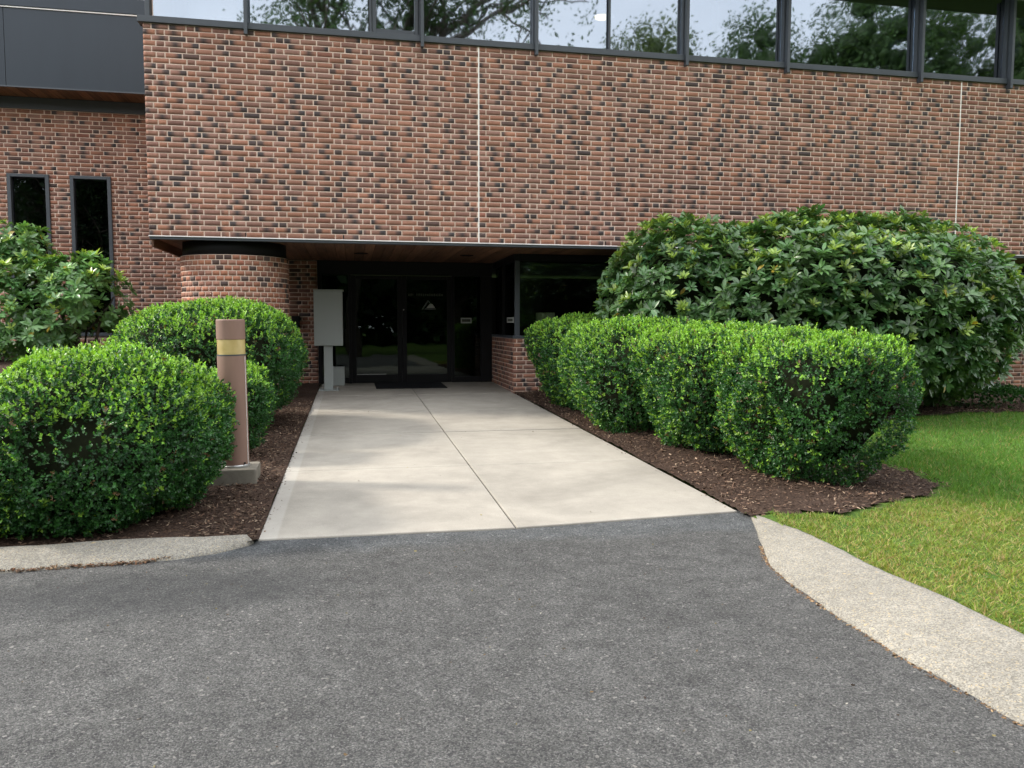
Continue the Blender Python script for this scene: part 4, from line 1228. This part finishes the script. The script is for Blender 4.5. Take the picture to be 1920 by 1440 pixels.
k = ~((np.abs(x - BX + .02) < .18) & (np.abs(y - BY - .02) < .18)); x, y = x[k], y[k]
chips("mulch_chips", x, y, bedz, (.008, .036), pal, "dark shredded bark mulch on the bed left of the walk", 1)
x = r.uniform(4.93, 7.0, 21000); y = r.uniform(-6.3, 1.2, 21000); k = (in_mulch(x, y) | (in_mulch(x - .07, y + .06) & (r.random(len(x)) < .5))) & ((x < 5.7) | (y < -4.3)); x, y = x[k], y[k]
x2 = r.uniform(8.5, 12.5, 9000); y2 = r.uniform(-2.4, -1.0, 9000); k = in_mulch(x2, y2)
x = np.concatenate([x, x2[k]]); y = np.concatenate([y, y2[k]])
chips("mulch_chips", x, y, lambda x, y: gz(x, y) + 0.008 + .036 * sm((x - 4.92) / .5), (.008, .036), pal * 1.15, "brown shredded bark mulch along the foot of the right hedge", 2)
# grit and dry litter caught along the left kerb
x = r.uniform(.4, 1.62, 700); y = -6.40 - (1.2 - x) * .05 - np.abs(r.normal(0, .012, 700)) + np.where(x > 1.4, (x - 1.4) * .35, 0)
chips("kerb_litter", x, y, lambda x, y: gz(x, y) - .016, (.006, .022), np.array([[.16, .085, .05], [.10, .06, .04], [.22, .15, .09]]), "reddish dry litter along the foot of the left kerb", 3)

t_ = r.uniform(0, 1, 900); yk = -6.7 - 2.6 * t_ ** 1.2; xk = np.interp(-yk, [6.6, 6.96, 7.25, 7.6, 8.1, 8.6, 10], [4.735, 4.585, 4.525, 4.505, 4.505, 4.545, 4.595]) - np.abs(r.normal(0, .012, 900)) + .006
chips("kerb_litter", xk, yk, lambda x, y: gz(x, y) - .016, (.004, .016), np.array([[.20, .12, .06], [.13, .08, .05], [.26, .18, .10]]), "brown litter and grit along the foot of the right kerb", 4, .006)
x = np.concatenate([r.uniform(-.5, 4.6, 260), r.uniform(1.95, 4.9, 60)]); y = np.concatenate([r.uniform(-9.2, -6.25, 260), r.uniform(-6.0, 2.0, 60)])
chips("loose_grit", x, y, lambda x, y: gz(x, y) - np.where(y < -6.12, .014, .002), (.004, .014), np.array([[.34, .32, .28], [.16, .11, .06], [.08, .055, .04], [.24, .20, .09]]), "scattered grit and dry leaf bits on the driveway and walk", 5, .006)
xs_ = W0 + np.abs(r.normal(0, .035, 160)); ys_ = r.uniform(-6.0, 1.5, 160); xs2 = W1 - np.abs(r.normal(0, .03, 160)); ys2 = r.uniform(-5.9, 1.0, 160)
chips("spilled_mulch", np.concatenate([xs_, xs2]), np.concatenate([ys_, ys2]), lambda x, y: gz(x, y) - .004, (.006, .02), pal, "bits of bark mulch spilled along the edges of the walk", 6, .006)

# ------------------------------------------------------------------ trees across the drive (seen in the window reflections)
def tree(name, x, y, hgt, crown_z, rad, n_leaf, seed, label, leaf=.19, sparse=0., col=(.055, .105, .032)):
    rng = np.random.default_rng(seed); z0 = float(gz(x, y)) - .16
    root = thing(name, (x, y, z0), label, "tree", "trees across the driveway")
    tv, tf, off = [], [], 0; tips = []
    def grow(a, d, L, r, lev):
        nonlocal off
        n = 5; pts = [np.array(a)]; dd = np.array(d)
        for _ in range(n):
            dd = unit(dd + rng.normal(0, .16, 3) + np.array([0, 0, .05])); pts.append(pts[-1] + dd * L / n)
        V, F = tube_arrays(pts, np.linspace(r, r * .6, n + 1), 8 if lev < 2 else 5); tv.append(V); tf.append(F + off); off += len(V)
        if lev >= 2: tips.extend(pts[2:])
        if lev < 4:
            for _ in range(3 if lev < 2 else 2 + (rng.random() < .5)):
                i = rng.integers(2, n + 1) if lev else rng.integers(3, n + 1)
                nd = unit(dd * .55 + rand_unit(1, rng)[0] * .85 + np.array([0, 0, .18])); grow(pts[i], nd, L * rng.uniform(.55, .78), r * .55, lev + 1)
            if lev: grow(pts[-1], unit(dd + rng.normal(0, .25, 3)), L * .7, r * .58, lev + 1)
    trunk_h = (crown_z[0] - z0) * 1.0
    grow((x, y, z0), (0, 0, 1), trunk_h, hgt * .022, 0)
    for _ in range(5):
        d0 = unit(np.array([rng.normal(), rng.normal(), .9])); grow((x, y, z0 + trunk_h * rng.uniform(.75, 1.0)), d0, rad * .9, hgt * .012, 1)
    tips = np.array(tips)
    k = (tips[:, 2] < z0 + hgt + .5); tips = tips[k]
    add_mesh("trunk", np_mesh("trunk", np.concatenate(tv), np.concatenate(tf), smooth=True), M['bark'], root)
    nc = n_leaf // 14
    # clumps round branch tips, plus shell of the crown
    cz = (crown_z[0] + crown_z[1]) / 2; hz = (crown_z[1] - crown_z[0]) / 2
    U = rand_unit(nc, rng); sh = np.array([x, y, cz]) + U * np.array([rad, rad, hz]) * (rng.uniform(.35, 1.0, (nc, 1)) ** .5)
    ti = tips[rng.integers(len(tips), size=nc)] + rng.normal(0, .35, (nc, 3))
    c = np.where((rng.random(nc) < .55 - .35 * (sparse > 0))[:, None], sh, ti)
    if sparse:
        Kg = rand_unit(6, rng) * rng.uniform(.5, 1.3, (6, 1)); c = c[np.sin(c @ Kg.T + rng.uniform(0, 6, 6)).sum(1) < 1.2 - sparse * 2]
    c = np.repeat(c, 30, 0); P = c + rng.normal(0, .33, c.shape)
    D = unit(rng.normal(size=P.shape) + np.array([0, 0, -.25])); S, N = frame_of(D, rng.normal(size=P.shape)); L = rng.uniform(.7, 1.3, len(P)) * leaf * .85
    V, F = diamonds(P, D, S, N, L, L * .62, .12)
    cc = np.array(col) * rng.uniform(.6, 1.5, (len(P), 1))
    if not sparse:                                                  # inner leaf mass that closes the crown
        iv, if_, io = [], [], 0
        for _ in range(130):
            u = rand_unit(1, rng)[0]; cb = np.array([x, y, cz]) + u * np.array([rad, rad, hz]) * rng.uniform(.2, .80)
            Ub = np.array([[math.sin(a) * math.cos(b), math.sin(a) * math.sin(b), math.cos(a)] for a in np.linspace(.02, math.pi - .02, 6) for b in np.linspace(0, 2 * math.pi, 9, endpoint=False)])
            rbv = rng.uniform(.3, .62) * rng.uniform(.3, 1.5, len(Ub))
            iv.append(cb + Ub * rbv[:, None]); q = []
            for a in range(5):
                for b in range(9): q.append((a * 9 + b, (a + 1) * 9 + b, (a + 1) * 9 + (b + 1) % 9, a * 9 + (b + 1) % 9))
            if_.append(np.array(q) + io); io += len(Ub)
        iv = np.concatenate(iv)
        add_mesh("inner_crown", np_mesh("inner_crown", iv, np.concatenate(if_), np.array(col) * rng.uniform(.5, 1.2, (len(iv), 1))), M['treeleaf'], root)["kind"] = "stuff"
    add_mesh("crown", np_mesh("crown", V, F, np.repeat(cc, 4, 0)), M['treeleaf'], root)["kind"] = "stuff"

tree("oak_tree", 2.6, -25.0, 18, (10.0, 18.0), 4.4, 15000, 51, "tall open oak straight across the driveway from the doors", .20, .30)
tree("maple_tree", 16.0, -24.0, 14.5, (4.0, 14.9), 3.0, 15000, 52, "pale maple across the driveway between the two oaks", .20, 0, (.10, .14, .05))
tree("oak_tree", 21.3, -24.5, 15, (4.0, 15.9), 2.7, 14000, 53, "dark narrow oak between the pale maple and the broad oak", .20)
tree("oak_tree", 27.6, -24.0, 17.5, (4.0, 18.2), 4.3, 24000, 54, "broad dense oak opposite the right end of the building", .20)
tree("maple_tree", 35.0, -24.0, 19, (4.0, 20.5), 5.2, 24000, 55, "large maple farthest to the right across the driveway", .22, 0, (.06, .11, .034))
tree("oak_tree", -9.0, -25.0, 13, (3.0, 12.5), 4.5, 14000, 56, "dark low oak left of the tall open oak across the driveway", .22, 0, (.028, .06, .02))
tree("oak_tree", 8.5, -31.0, 12, (2.5, 11.5), 4.5, 14000, 57, "low round oak right behind the tall open oak", .22, 0, (.035, .07, .022))
rng = np.random.default_rng(91)
nb = 4500
bx_ = rng.uniform(-75, 85, nb); by_ = -50 - 9 * np.sin(bx_ * .05) + rng.uniform(-5, 4, nb)
top = 9 + 2.2 * np.sin(bx_ * .23 + 1) + 1.6 * np.sin(bx_ * .61)
bz_ = gz(0, -26) + rng.uniform(0, 1, nb) * top
c = np.repeat(np.stack([bx_, by_, bz_], 1), 18, 0); P = c + rng.normal(0, .85, c.shape)
D = unit(rng.normal(size=P.shape)); S, N = frame_of(D, rng.normal(size=P.shape)); L = rng.uniform(.6, 1.1, len(P))
V, F = diamonds(P, D, S, N, L, L * .7, .12)
cc = np.array([.035, .075, .022]) * np.repeat(rng.uniform(.6, 1.5, (nb, 1)), 18, 0) * rng.uniform(.7, 1.3, (len(P), 1))
wd = add_mesh("woodland", np_mesh("woodland", V, F, np.repeat(cc, 4, 0)), M['treeleaf']); tag(wd, "far belt of dark woodland beyond the driveway trees", "woodland", kind="stuff")
print("tris", sum(len(m.loops) - 2 * len(m.polygons) for m in bpy.data.meshes), "objects", len(bpy.data.objects))
